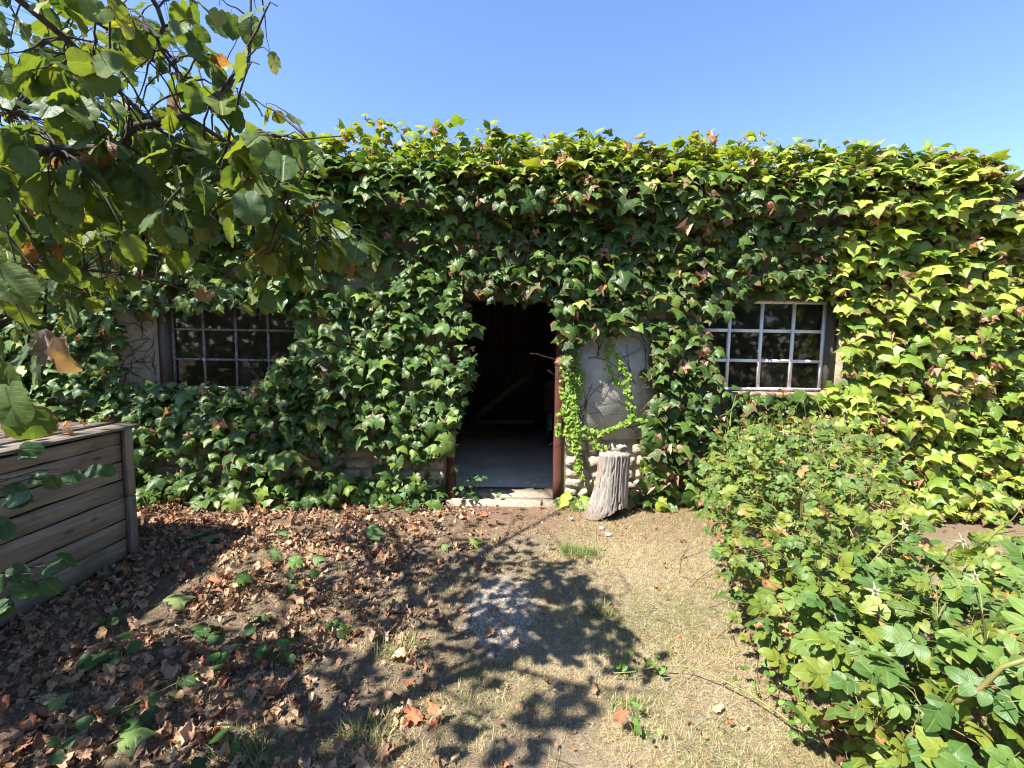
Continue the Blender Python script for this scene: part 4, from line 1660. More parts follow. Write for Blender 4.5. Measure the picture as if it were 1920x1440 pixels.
ok &= np.linalg.norm(lp - np.array([0, 0, CAMZ]), axis=1) > 0.8
# where each leaf's shadow lands: the crown ends where the photograph's shade on the ground ends
shade_ok = shade_test(lp)
ok &= shade_ok | (r.uniform(0, 1, len(lp)) < 0.04) | infr & (r.uniform(0, 1, len(lp)) < 0.35)
ok &= ~(infr & (pp[:, 1] < 250) & (r.uniform(0, 1, len(lp)) < 0.34))
ext = np.array([0] * n0 + extra_dead)
lp, la, ln_, lsz, ext = lp[ok], la[ok], ln_[ok], lsz[ok], ext[ok]
n = len(lp)
t = r.uniform(0, 1, n)[:, None]
cc = (1 - t) * np.array([0.052, 0.105, 0.032]) + t * np.array([0.11, 0.165, 0.036])
yel = r.uniform(0, 1, n) < 0.12
cc[yel] = palette(yel.sum(), 'yellow', r) * np.array([0.62, 0.58, 0.8])
kinds = r.integers(0, 6, n)
dryv = np.clip(r.normal(-0.02, 0.12, n), 0, 0.5)
dd_ = (ext > 0) | (r.uniform(0, 1, n) < 0.02)
cc[dd_] = (0.20, 0.10, 0.06)
cc[ext > 0] = (0.24, 0.165, 0.15)
T_ALL = TREE_T + DEAD_T
kinds[dd_] = 6 + r.integers(0, 6, dd_.sum())
pj, dep = proj(lp)
TREE_R = frames(la, ln_)
split_leaves(tree, T_ALL, M['tree'], kinds, lp - TO, TREE_R, lsz, cc, dryv, np.zeros(n), 0, "foliage") if False else None
ce = lp + TREE_R[:, :, 1] * (lsz * 0.5)[:, None]
pj, dep = proj(ce)
ins = (pj[:, 0] > 0) & (pj[:, 0] < 1920) & (pj[:, 1] > 0) & (pj[:, 1] < 1440) & (dep > 0.2)
order = np.argsort(-np.where(ins, lsz / np.maximum(dep, 0.3) + 0.3 * (ext > 0), -1))[:300]
order = order[ins[order]]
rest = np.setdiff1d(np.arange(n), order)
leaf_objects("leaf", tree, T_ALL, M['tree'], kinds[order], lp[order] - TO, TREE_R[order], lsz[order], cc[order], dryv[order])
leaf_mass("foliage", tree, T_ALL, M['tree'], kinds[rest], lp[rest] - TO, TREE_R[rest], lsz[rest], cc[rest], dryv[rest])

# low suckers of the same kind in front of the chest
sucker = thing("hazel_sucker", "low green shoots with round leaves in front of the plank chest", "shrub", (-1.75, 1.35, 0))
SO = np.array([-1.75, 1.35, 0.0])
sp_, sa_, sn_, ss_ = [], [], [], []
for (px, py, Y) in [(30, 850, 1.9), (60, 890, 1.75), (110, 880, 1.7), (145, 885, 1.7), (20, 910, 1.7), (5, 930, 1.6), (30, 1090, 1.55), (70, 1075, 1.55), (105, 1058, 1.6), (5, 1100, 1.5), (5, 1150, 1.5), (0, 960, 1.6)]:
    e = at_y(px, py, Y)
    s = at_y(-130, py + 120, Y - 0.1)
    pts = bez(s, e, (0, 0, 0.06), 7, 0.004)
    g = Geo()
    g.tube(pts - SO, np.linspace(0.004, 0.0015, 7), 4)
    g.build("twig", M['bark'], sucker)
    for k in range(2):
        sp_.append(e + r.normal(0, 0.02, 3) - SO)
        sa_.append(np.array([0.8, 0, -0.25]) + r.normal(0, 0.45, 3))
        sn_.append(np.array([0, -0.55, 0.8]) + r.normal(0, 0.25, 3))
        ss_.append(r.uniform(0.06, 0.085))
g = Geo()
g.tube(bez((-0.35, -0.1, -0.08), (-0.25, 0.1, 0.75), (0.02, 0, 0), 6), np.linspace(0.01, 0.005, 6), 6)
g.build("stem", M['bark'], sucker)
n = len(sp_)
leaf_objects("leaf", sucker, TREE_T, M['tree'], r.integers(0, 6, n), np.array(sp_), frames(np.array(sa_), np.array(sn_)), np.array(ss_),
             np.tile([0.035, 0.085, 0.025], (n, 1)) * r.uniform(0.8, 1.3, n)[:, None], np.zeros(n))

# ================================================================== ROSE BUSH
r = np.random.default_rng(23)
rose = thing("rose_bush", "sprawling green rose bush with pale star sepals and withered blooms near the yellow ivy", "rose bush", (1.75, 2.0, 0))
RO = np.array([1.75, 2.0, 0.0])
RSIL = [(1322, 960), (1318, 900), (1330, 850), (1350, 800), (1390, 755), (1440, 735), (1560, 722), (1610, 745), (1640, 800), (1690, 860), (1700, 930), (1730, 1000), (1760, 1030), (1830, 1000),
        (1990, 930), (1990, 1500), (1600, 1500), (1545, 1420), (1495, 1330), (1420, 1240), (1385, 1150), (1365, 1080), (1345, 1020)]
canes = []
bases = [(1.62, 1.35), (1.75, 1.7), (1.6, 2.2), (1.7, 2.6), (1.8, 3.0), (2.0, 3.4), (1.95, 1.2), (2.0, 2.2), (1.68, 3.3), (2.15, 2.7), (1.9, 3.6), (1.5, 1.9)]
for (bx, by) in bases:
    for k in range(4):
        ang = r.uniform(0, 2 * PI)
        top = np.array([bx + math.cos(ang) * r.uniform(0.1, 0.45), by + math.sin(ang) * r.uniform(0.1, 0.45), r.uniform(0.55, 1.05)])
        pts = bez((bx + r.normal(0, 0.03), by + r.normal(0, 0.03), -0.06), top, (math.cos(ang) * -0.05, math.sin(ang) * -0.05, 0.18), 10, 0.008)
        pj, dep = proj(pts)
        if not (in_poly(pj[-3:], RSIL) | (pj[-3:, 0] > 1920)).all() and r.uniform() < 0.8:
            top[0] += 0.15
            pts = bez((bx, by, -0.06), top, (0, 0, 0.12), 10, 0.008)
        canes.append(pts)
        g = Geo()
        r0 = 0.009 if k == 0 else 0.005
        g.tube(pts - RO, np.linspace(r0, 0.002, 10), 6)
        g.build("cane", M['cane'], rose, smooth=True)
# thick old stem showing at the foot
g = Geo()
p0 = at_z(1625, 1450, -0.03)
g.tube(np.array([p0, at_y(1610, 1380, p0[1] + .02), at_y(1592, 1310, p0[1] + 0.03), at_y(1560, 1260, p0[1] + 0.06)]) - RO, [0.02, 0.018, 0.014, 0.009], 8)
g.build("cane", M['bark'], rose, smooth=True)
for pl, Yc, rr_ in [([(1960, 1225), (1880, 1250), (1840, 1290), (1790, 1318)], 1.15, 0.0075), ([(1605, 1348), (1640, 1362), (1700, 1380), (1780, 1430)], 1.35, 0.0065),
                    ([(1740, 1350), (1700, 1385), (1680, 1440)], 1.3, 0.006)]:
    pts = np.array([at_y(a_, b_, Yc + 0.03 * q_) for q_, (a_, b_) in enumerate(pl)])
    tt = np.linspace(0, len(pts) - 1, 10)
    pts = np.stack([np.interp(tt, np.arange(len(pts)), pts[:, j]) for j in range(3)], 1)
    canes.append(pts)
    g = Geo()
    g.tube(pts - RO, np.linspace(rr_ * 0.8, rr_, 10), 7)
    g.build("cane", M['cane'], rose, smooth=True)
for k in range(60):
    a_, b_ = r.uniform(1360, 1640), r.uniform(735, 900)
    e = at_y(a_, b_, r.uniform(3.1, 3.9))
    s_ = e + np.array([r.normal(0, 0.10), r.normal(0, 0.06), -r.uniform(0.12, 0.35)])
    g = Geo()
    g.tube(bez(s_, e, r.normal(0, 0.02, 3), 6) - RO, np.linspace(0.0032, 0.0014, 6), 4)
    g.build("shoot", M['greenstem'], rose)
CP = np.concatenate(canes)
P_, A_, N_, S_ = [], [], [], []
tries = 0
while len(P_) < 2500 and tries < 90000:
    tries += 1
    y = 0.85 + 3.15 * r.uniform(0, 1) ** 0.8
    xl = np.interp(y, [0.85, 1.3, 2.0, 2.6, 3.2, 3.6, 4.0], [1.12, 1.15, 1.18, 1.22, 1.32, 1.45, 1.6])
    xr = np.interp(y, [0.85, 2.0, 3.0, 4.0], [2.3, 2.6, 2.6, 3.0])
    x = r.uniform(xl, xr)
    zt = np.interp(y, [0.85, 1.5, 2.2, 3.0, 3.6, 4.0], [0.80, 0.80, 0.85, 1.0, 1.08, 0.9])
    u = (x - xl) / (xr - xl)
    zt *= 0.62 + 0.38 * math.sin(min(u * 2.2, 1) * PI / 2)
    z = zt * r.uniform(0.12, 1.0) ** 0.6
    p = np.array([x, y, z])
    pj, dep = proj(p[None])
    if pj[0][0] < 1960 and not in_poly(pj, RSIL)[0]:
        continue
    if np.linalg.norm(p - [0, 0, CAMZ]) < 1.0:
        continue
    P_.append(p)
    a = np.array([r.normal(-0.25, 0.8), r.normal(-0.35, 0.7), r.normal(-0.05, 0.55)])
    A_.append(a)
    N_.append(np.array([r.normal(-0.2, 0.6), r.normal(-0.3, 0.55), 1.0]))
    S_.append(r.uniform(0.08, 0.15) * float(np.interp(y, [1.3, 2.2, 3.0], [1.0, 0.72, 0.62])))
P_, A_, N_, S_ = map(np.array, (P_, A_, N_, S_))
n = len(P_)
t = r.uniform(0, 1, n)[:, None]
cc = (1 - t) * np.array([0.050, 0.115, 0.026]) + t * np.array([0.13, 0.205, 0.042])
yl = r.uniform(0, 1, n) < 0.38
cc[yl] = palette(yl.sum(), 'yellow', r) * 0.55
low = P_[:, 2] < 0.35
br = (r.uniform(0, 1, n) < 0.06) & (P_[:, 1] > 2.1)
cc[br] = np.array([0.42, 0.22, 0.10]) * r.uniform(0.6, 1.1, br.sum())[:, None]
dryv = np.clip(r.normal(0.02, 0.12, n), 0, 0.5)
RR = frames(A_, N_)
ce = P_ + RR[:, :, 1] * (S_ * 0.5)[:, None]
pj, dep = proj(ce)
ins = (pj[:, 0] > 0) & (pj[:, 0] < 1920) & (pj[:, 1] < 1440) & (dep > 0.2)
score = np.where(ins, S_ / np.maximum(dep, 0.3) + P_[:, 2] * 0.05, -1)
order = np.argsort(-score)[:300]
rest = np.setdiff1d(np.arange(n), order)
kinds = r.integers(0, 6, n)
leaf_objects("leaf", rose, ROSE_T, M['rose'], kinds[order], P_[order] - RO, RR[order], S_[order], cc[order], dryv[order])
leaf_mass("foliage", rose, ROSE_T, M['rose'], kinds[rest], P_[rest] - RO, RR[rest], S_[rest], cc[rest], dryv[rest])
# leaf shoots: thin side stems from canes to some leaves
g = Geo()
for i in r.choice(n, 500, replace=False):
    d = np.linalg.norm(CP - P_[i], axis=1)
    j = int(np.argmin(d + 3 * (CP[:, 2] > P_[i][2])))
    if 0.02 < d[j] < 0.7:
        g.tube(bez(CP[j], P_[i], (0, 0, 0.03), 5) - RO, [0.0028, 0.0024, 0.002, 0.0016, 0.0012], 3, caps=False)
g.build("shoots", M['cane'], rose, kind="stuff")


# sepals, hips, withered flowers
def star_mesh():
    g_v, g_t, g_u, g_e = [], [], [], []
    n = 0
    for k in range(5):
        a = k * 2 * PI / 5 + r.normal(0, 0.1)
        half = [(0, 0), (0.10, 0.08), (0.13, 0.3), (0.07, 0.65), (0.0, 1.0)]
        v, t, u, e = leaf_template(half, cy=0.35, fold=0.3, bend=r.uniform(-0.3, 0.9), wav=0.02, seed=k, pet=0, rings=())
        ca_, sa_2 = math.cos(a), math.sin(a)
        v = np.stack([v[:, 0] * ca_ + v[:, 1] * sa_2, -v[:, 0] * sa_2 + v[:, 1] * ca_, v[:, 2]], 1)
        g_v.append(v)
        g_t.append(t + n)
        g_u.append(u)
        g_e.append(e * 0)
        n += len(v)
    v = np.concatenate(g_v)
    return make_mesh("spent_flower", v, np.concatenate(g_t), M['petal'], uv=np.concatenate(g_u), col=np.tile([1, 1, 1, 0.0], (n, 1)), dry=np.zeros(n), smooth=True)


stars = [star_mesh() for _ in range(4)]
core = make_mesh("core", *ball(0.16, 0.10, 3, 0.15), M['twig'])
spots = [(1640, 1108, 1.55), (1805, 1015, 1.6), (1695, 985, 2.1), (1828, 1080, 1.45), (1450, 1010, 2.3), (1475, 1022, 2.3), (1508, 1024, 2.3), (1493, 985, 2.4), (1540, 925, 2.7), (1500, 915, 2.8),
         (1525, 825, 3.1), (1470, 810, 3.2), (1340, 935, 2.9), (1358, 937, 2.9), (1352, 957, 2.9), (1445, 893, 2.8), (1585, 770, 3.4), (1560, 835, 3.1)]
for (px, py, Y) in spots:
    p = at_y(px, py, Y)
    s = r.uniform(0.024, 0.036)
    o = link("spent_flower", stars[int(r.integers(4))], rose, p - RO)
    o.scale = (s,) * 3
    v = Vector((r.normal(-0.1, 0.3), -0.8 + r.normal(0, 0.2), 0.65))
    o.rotation_euler = v.to_track_quat('Z', 'Y').to_euler()
    o.color = (0.50, 0.47, 0.30, 1)
    c_ = link("flower_heart", core, o)
    j = int(np.argmin(np.linalg.norm(CP - p, axis=1)))
    g = Geo()
    g.tube(bez(CP[j], p, (0, 0, 0.02), 6) - RO, 0.0018, 4)
    g.build("flower_stalk", M['greenstem'], rose)
hv, ht_ = ball(0.010, 0.014, 1)
hipm = make_mesh("hip", hv, ht_, M['hip'], smooth=True)
for (px, py, Y) in [(1857, 1036, 1.45), (1868, 1062, 1.4), (1905, 945, 1.6), (1556, 843, 3.0), (1535, 885, 2.9), (1548, 880, 2.9), (1478, 800, 3.2), (1690, 1000, 2.1), (1530, 1015, 2.3), (1355, 925, 2.9)]:
    p = at_y(px, py, Y)
    o = link("rose_hip", hipm, rose, p - RO)
    o.rotation_euler = (r.uniform(0.6, 1.6), 0, r.uniform(0, 6))
    o.scale = (1.25,) * 3
# withered orange brown blooms and dry leaves in the bush
wv, wt_ = ball(0.016, 0.013, 9, 0.28, 9, 7)
n = 190
pos, sz = [], []
while len(pos) < n:
    i = r.integers(len(P_))
    p = P_[i] + r.normal(0, 0.04, 3)
    pos.append(p)
pos = np.array(pos) - RO
leaf_objects("withered_bloom", rose, DEAD_T, M['dead'], r.integers(0, 6, n), pos, frames(r.normal(0, 1, (n, 3)), r.normal(0, 1, (n, 3))), r.uniform(0.022, 0.045, n),
             np.tile([0.52, 0.22, 0.085], (n, 1)) * r.uniform(0.7, 1.2, n)[:, None], np.zeros(n))
# dead brown leaf mass low in the bush
n = 700
x = r.uniform(1.15, 2.2, n)
y = r.uniform(1.2, 3.6, n)
z = r.uniform(0.0, 0.38, n) ** 1.3
pos = np.stack([x, y, z], 1)
pj, dep = proj(pos)
k_ = in_poly(pj, RSIL)
pos = pos[k_] - RO
n = len(pos)
leaf_mass("dry_foliage", rose, DEAD_T, M['dead'], r.integers(0, 6, n), pos, frames(r.normal(0, 1, (n, 3)), r.normal(0, 1, (n, 3))), r.uniform(0.03, 0.06, n),
          np.tile([0.20, 0.10, 0.055], (n, 1)) * r.uniform(0.5, 1.4, n)[:, None], np.zeros(n))
g = Geo()
for k in range(160):
    s = np.array([r.uniform(1.2, 2.0), r.uniform(1.2, 3.4), -0.04])
    e = s + np.array([r.normal(0, 0.15), r.normal(0, 0.15), r.uniform(0.1, 0.45)])
    pj, dep = proj(np.array([e]))
    if in_poly(pj, RSIL)[0]:
        g.tube(bez(s, e, r.normal(0, 0.04, 3), 5) - RO, [0.003, 0.0025, 0.002, 0.0015, 0.001], 3, caps=False)
g.build("dry_stems", M['twig'], rose, kind="stuff")

# ================================================================== GROUND COVER
r = np.random.default_rng(77)


def gh(x, y):
    return ground_h(x, y)


# --- dead leaf litter
def litter(n, fn, smin, smax):
    x, y = fn(n)
    z = gh(x, y) + r.uniform(0.004, 0.04, len(x))
    th = r.uniform(0, 2 * PI, len(x))
    a = np.stack([np.cos(th), np.sin(th), r.normal(0, 0.25, len(x))], 1)
    nn = np.stack([r.normal(0, 0.45, len(x)), r.normal(0, 0.45, len(x)), np.ones(len(x))], 1)
    sgn = np.where(r.uniform(0, 1, len(x)) < 0.5, 1, -1)[:, None]
    return np.stack([x, y, z], 1), frames(a, nn * sgn), r.uniform(smin, smax, len(x)), len(x)


def litter_where(n):
    x = r.uniform(-4.2, 1.3, n)
    y = r.uniform(0.9, 4.55, n)
    # dense at the left, thinning towards the trodden middle
    lim = np.interp(y, [0.9, 1.7, 2.4, 3.2, 4.0, 4.6], [-0.75, -0.7, -0.75, -0.75, -0.7, -0.75])
    pr = 1 / (1 + np.exp((x - lim) / 0.26))
    clump = vnoise(np.stack([x, y, x * 0], 1), 3.0, 2.0)
    c2 = vnoise(np.stack([x, y, x * 0], 1), 7.0, 8.0)
    pr = pr * np.clip(0.62 + 1.1 * clump + 0.7 * c2, 0.08, 1)
    k = r.uniform(0, 1, n) < pr
    inbox = (x < CX + 0.02) & (y < CYB + 0.03)
    k &= ~inbox
    return x[k], y[k]


def sparse_where(n):
    x = r.uniform(-1.1, 2.9, n)
    y = r.uniform(1.1, 4.5, n)
    k = (r.uniform(0, 1, n) < 0.40 + 0.6 * (y > 3.6)) & ~((x > dL) & (x < dR) & (y > 4.4))
    return x[k], y[k]


P1, R1, S1, n1 = litter(16500, litter_where, 0.030, 0.088)
P3, R3, S3, n3 = litter(24000, litter_where, 0.008, 0.028)
P2, R2, S2, n2 = litter(9000, sparse_where, 0.004, 0.018)
P4, R4, S4, n4 = litter(420, sparse_where, 0.02, 0.05)
Pd = np.concatenate([P1, P2, P4, P3])
Rd = np.concatenate([R1, R2, R4, R3])
Sd = np.concatenate([S1, S2, S4, S3])
Pd[n1:n1 + n2, 2] -= 0.006
n2 = n2 + n4
n = len(Pd)
t = r.uniform(0, 1, n)[:, None]
cd = (1 - t) * np.array([0.20, 0.110, 0.068]) + t * np.array([0.50, 0.33, 0.22])
rd = r.uniform(0, 1, n) < np.where((np.arange(n) < n1) | (np.arange(n) >= n1 + n2), 0.10, 0.5)
cd[rd] = np.array([0.36, 0.14, 0.075]) * r.uniform(0.7, 1.25, rd.sum())[:, None]
cd[r.uniform(0, 1, n) < 0.06] = (0.40, 0.30, 0.20)
kd = r.integers(0, 6, n)
pj, dep = proj(Pd)
ins = (pj[:, 0] > 10) & (pj[:, 0] < 1910) & (pj[:, 1] < 1430) & (dep > 0.2)
sc_ = np.where(ins, Sd / np.maximum(dep, 0.3) + 1.5 * Pd[:, 2], -1)
order = np.argsort(-sc_)[:300]
rest = np.setdiff1d(np.arange(n), order)
leaf_objects("leaf", ground, DEAD_T, M['dead'], kd[order], Pd[order], Rd[order], Sd[order], cd[order], np.zeros(300))
o = leaf_mass("leaf_litter", None, DEAD_T, M['dead'], kd[rest], Pd[rest], Rd[rest], Sd[rest], cd[rest], np.zeros(len(rest)))
tag(o, "carpet of brown and rust dry leaves covering the shaded ground by the chest", "leaf litter")
o = leaf_mass("lid_scraps", None, DEAD_T, M['dead'], r.integers(0, 6, len(scr_R)), np.array([[CX - q * 0.8 - 0.03, CYB - r.uniform(0.05, 1.6), CH + 0.05] for q in r.uniform(0, 1, len(scr_R))]),
              scr_R, r.uniform(0.03, 0.07, len(scr_R)), np.tile([0.45, 0.20, 0.08], (len(scr_R), 1)), np.zeros(len(scr_R)))
tag(o, "orange brown dry leaves scattered on the lid of the plank chest", "dry leaves")


# --- grass: short dry blades
def blades(n, fn, lmin, lmax, wid, colfn, lean=(0.15, 1.1)):
    x, y = fn(n)
    n = len(x)
    z = gh(x, y) - 0.004
    th = r.uniform(0, 2 * PI, n)
    el = r.uniform(lean[0], lean[1], n)
    L = r.uniform(lmin, lmax, n)
    d = np.stack([np.cos(th) * np.cos(el), np.sin(th) * np.cos(el), np.sin(el)], 1)
    side = np.stack([-np.sin(th), np.cos(th), th * 0], 1)
    wv = (wid * r.uniform(0.6, 1.3, n))[:, None]
    p0 = np.stack([x, y, z], 1)
    p1 = p0 + d * L[:, None] * 0.55
    d2 = d.copy()
    d2[:, 2] -= r.uniform(0.1, 0.8, n)
    d2 += r.normal(0, 0.15, (n, 3))
    d2 /= np.linalg.norm(d2, axis=1)[:, None]
    p2 = p1 + d2 * L[:, None] * 0.5
    V = np.stack([p0 - side * wv * 0.5, p0 + side * wv * 0.5, p1 - side * wv * 0.4, p1 + side * wv * 0.4, p2], 1).reshape(-1, 3)
    T = np.array([[0, 1, 3], [0, 3, 2], [2, 3, 4]])
    T = (T[None] + (np.arange(n) * 5)[:, None, None]).reshape(-1, 3)
    c = colfn(n, x, y)
    col = np.concatenate([np.repeat(c, 5, 0), np.zeros((n * 5, 1))], 1)
    return V, T, col


def straw_col(n, x, y):
    t = r.uniform(0, 1, n)[:, None]
    c = (1 - t) * np.array([0.34, 0.25, 0.13]) + t * np.array([0.62, 0.53, 0.32])
    gn = vnoise(np.stack([x, y, x * 0], 1), 1.7, 4.0)
    green = r.uniform(0, 1, n) < np.clip(0.22 + 0.6 * gn + 0.08 * (x > 0.6), 0.05, 0.65)
    dk = r.uniform(0, 1, n) < 0.2
    c[dk] *= 0.45
    c[green] = (np.array([0.15, 0.19, 0.055]) * r.uniform(0.6, 1.4, green.sum())[:, None])
    return c


def lawn(n):
    x = r.uniform(-3.2, 3.4, n)
    y = 0.9 + 3.6 * r.uniform(0, 1, n) ** 1.25
    lim = np.interp(y, [0.9, 1.7, 2.4, 3.2, 4.0, 4.6], [-0.5, -0.5, -0.5, -0.2, 0.2, 0.4])
    pr = 0.30 + 0.70 / (1 + np.exp(-(x - lim) / 0.25))
    pr *= np.where(y > 3.55, np.clip(1 - (y - 3.55) * 1.6, 0.1, 1), 1)
    clump = vnoise(np.stack([x, y, x * 0], 1), 6.0, 12.0)
    c2 = vnoise(np.stack([x, y, x * 0], 1), 2.2, 32.0)
    pr *= np.clip(0.7 + 1.0 * clump + 1.1 * c2, 0.10, 1)
    pr = np.where(x > 0.45, np.maximum(pr, 0.55), pr)
    pr *= 1 - 0.6 * np.exp(-((x + 0.02) / 0.33) ** 2) * np.clip((y - 1.9) / 0.6, 0, 1)
    rr = ((x + 0.02) / 0.26) ** 2 + ((y - 2.62) / 0.42) ** 2
    pr *= np.where(rr < 1, 0.6, 1)
    k = r.uniform(0, 1, n) < pr
    k &= ~((x < CX + 0.02) & (y < CYB + 0.03))
    return x[k], y[k]


V1, T1, C1 = blades(520000, lawn, 0.020, 0.066, 0.0017, straw_col, (0.1, 0.95))
me = make_mesh("grass", V1, T1, M['grass'], uv=np.tile([0.9, 0.5], (len(V1), 1)), col=C1, dry=np.zeros(len(V1)))
o = link("dry_grass", me, kind="stuff")
tag(o, "short straw coloured parched grass over the trodden ground", "grass")


# tufts of longer green grass
def tuft(px, py, rad, n, L, colr, label, straw=0.2):
    c0 = at_z(px, py, -0.03)
    t_ = thing("grass_tuft", label, "grass tuft", (float(c0[0]), float(c0[1]), 0))

    def fn(m):
        a = r.uniform(0, 2 * PI, m)
        q = rad * np.sqrt(r.uniform(0, 1, m))
        return c0[0] + q * np.cos(a) * 1.5, c0[1] + q * np.sin(a)

    def cf(m, x, y):
        c = np.array(colr) * r.uniform(0.6, 1.4, m)[:, None]
        k = r.uniform(0, 1, m) < straw
        c[k] = np.array([0.42, 0.36, 0.18]) * r.uniform(0.7, 1.2, k.sum())[:, None]
        return c
    V, T, C = blades(n, fn, L * 0.5, L, 0.0036, cf, (0.5, 1.45))
    V = V - np.array([c0[0], c0[1], 0])
    link("blades", make_mesh("blades", V, T, M['grass'], uv=np.tile([0.9, 0.5], (len(V), 1)), col=C, dry=np.zeros(len(V))), t_, kind="stuff")


tuft(1088, 1040, 0.11, 420, 0.13, (0.12, 0.20, 0.05), "bright green grass tuft in the sun in front of the stump")
tuft(1122, 1150, 0.07, 160, 0.10, (0.10, 0.15, 0.06), "small grey green grass tuft at the edge of the branch shadow", 0.4)
tuft(1070, 950, 0.10, 320, 0.13, (0.42, 0.33, 0.16), "pale straw tuft between the doorstep and the stump", 0.7)
tuft(740, 1225, 0.08, 200, 0.11, (0.11, 0.15, 0.06), "grey green grass tuft among the fallen leaves below the chalky patch", 0.4)
tuft(690, 1370, 0.08, 200, 0.12, (0.14, 0.17, 0.07), "thin grass tuft nearest the front edge of the leaf litter", 0.4)
tuft(460, 1420, 0.08, 120, 0.20, (0.09, 0.16, 0.06), "tall thin green grass among brown leaves in the near corner", 0.2)
tuft(1600, 1180, 0.10, 200, 0.10, (0.18, 0.22, 0.08), "green grass tuft under the edge of the rose bush", 0.4)
tuft(1180, 1330, 0.06, 110, 0.08, (0.10, 0.18, 0.05), "small green weed tuft in the sunlit straw", 0.2)


# weeds at the foot of the wall and between the litter
def weeds(name, label, pts, spread, per, size, colr, up=0.4, stems=True, hmax=0.2, n_obj=300):
    c0 = np.mean([at_z(px, py, -0.03) for px, py in pts], axis=0)
    t_ = thing(name, label, "weeds", (float(c0[0]), float(c0[1]), 0))
    O = np.array([c0[0], c0[1], 0.0])
    P, A, N, S = [], [], [], []
    for (px, py) in pts:
        b = at_z(px, py, -0.03)
        g = Geo()
        for k in range(per):
            e = b + np.array([r.normal(0, spread), r.normal(0, spread), 0])
            e[1] = min(e[1], YW - 0.04)
            e[2] = r.uniform(0.02, hmax)
            if stems and k % 3 == 0:
                g.tube(bez(b, e, (0, 0, 0.03), 5) - O, [0.0025, 0.002, 0.0018, 0.0015, 0.001], 3, caps=False)
            P.append(e - O)
            th = r.uniform(0, 2 * PI)
            A.append((math.cos(th), math.sin(th), r.normal(-0.1, 0.3)))
            N.append((r.normal(0, 0.3), r.normal(-0.3, 0.3), 1))
            S.append(r.uniform(size * 0.7, size * 1.3))
        if g.n:
            g.build("stem", M['greenstem'], t_)
    n = len(P)
    leaf_objects("leaf", t_, CREEP_T, M['creeper'], r.integers(0, 3, n), np.array(P), frames(np.array(A), np.array(N)), np.array(S), np.array(colr) * r.uniform(0.6, 1.5, n)[:, None], np.zeros(n))


weeds("ground_weeds", "low dark green weeds under the ivy beside the plank chest", [(290, 935), (320, 950), (280, 965), (350, 925), (400, 930)], 0.10, 16, 0.05, (0.06, 0.14, 0.04))
weeds("ground_weeds", "tangled green weeds and thin pale stems at the left door post", [(700, 930), (740, 940), (780, 930), (800, 945), (760, 960), (890, 925), (880, 940), (720, 955)], 0.09, 20, 0.05, (0.07, 0.16, 0.05), hmax=0.26)
weeds("ground_weeds", "dark weeds along the foot of the stony wall in deep shade", [(560, 920), (600, 925), (640, 925), (680, 920), (820, 930)], 0.12, 18, 0.045, (0.04, 0.10, 0.03))
weeds("ground_weeds", "lime green weeds under the ivy column behind the stump", [(1255, 925), (1275, 925), (1290, 935)], 0.05, 22, 0.035, (0.20, 0.34, 0.05), hmax=0.22)
weeds("ground_weeds", "bright green weeds at the wall foot behind the rose bush", [(1640, 945), (1700, 960), (1740, 985), (1800, 965), (1850, 985), (1900, 975)], 0.10, 18, 0.045, (0.18, 0.30, 0.05), hmax=0.14)
weeds("ground_weeds", "small green seedlings scattered through the brown leaf litter", [(180, 1260), (230, 1240), (380, 1210), (470, 1190), (120, 1400), (250, 1380), (520, 1250), (330, 1300), (420, 1400), (560, 1100), (650, 1190), (200, 1180)], 0.05, 6, 0.06, (0.045, 0.10, 0.025), hmax=0.05)
weeds("ground_weeds", "light green weeds in the sunlit straw before the rose bush", [(1210, 1260), (1170, 1255), (1450, 1290), (1480, 1340), (1420, 1310), (1190, 1380), (1500, 1400), (1530, 1370)], 0.05, 8, 0.032, (0.12, 0.24, 0.05), hmax=0.06)

# long pale trailing vine on the sunlit ground
vine = thing("trailing_vine", "long pale green vine trailing over the straw towards the rose bush", "vine")
pts = np.array([at_z(px, py, 0.02) for px, py in [(1150, 1262), (1185, 1260), (1240, 1247), (1290, 1250), (1345, 1270), (1400, 1297), (1450, 1330), (1500, 1368), (1580, 1410)]])
g = Geo()
g.tube(pts, np.linspace(0.0025, 0.005, len(pts)), 5)
g.build("stem", M['greenstem'], vine, smooth=True)
pts = np.array([at_z(px, py, 0.02) for px, py in [(1290, 1252), (1270, 1268), (1240, 1272)]])
g = Geo()
g.tube(pts, 0.002, 4)
g.build("stem", M['greenstem'], vine, smooth=True)
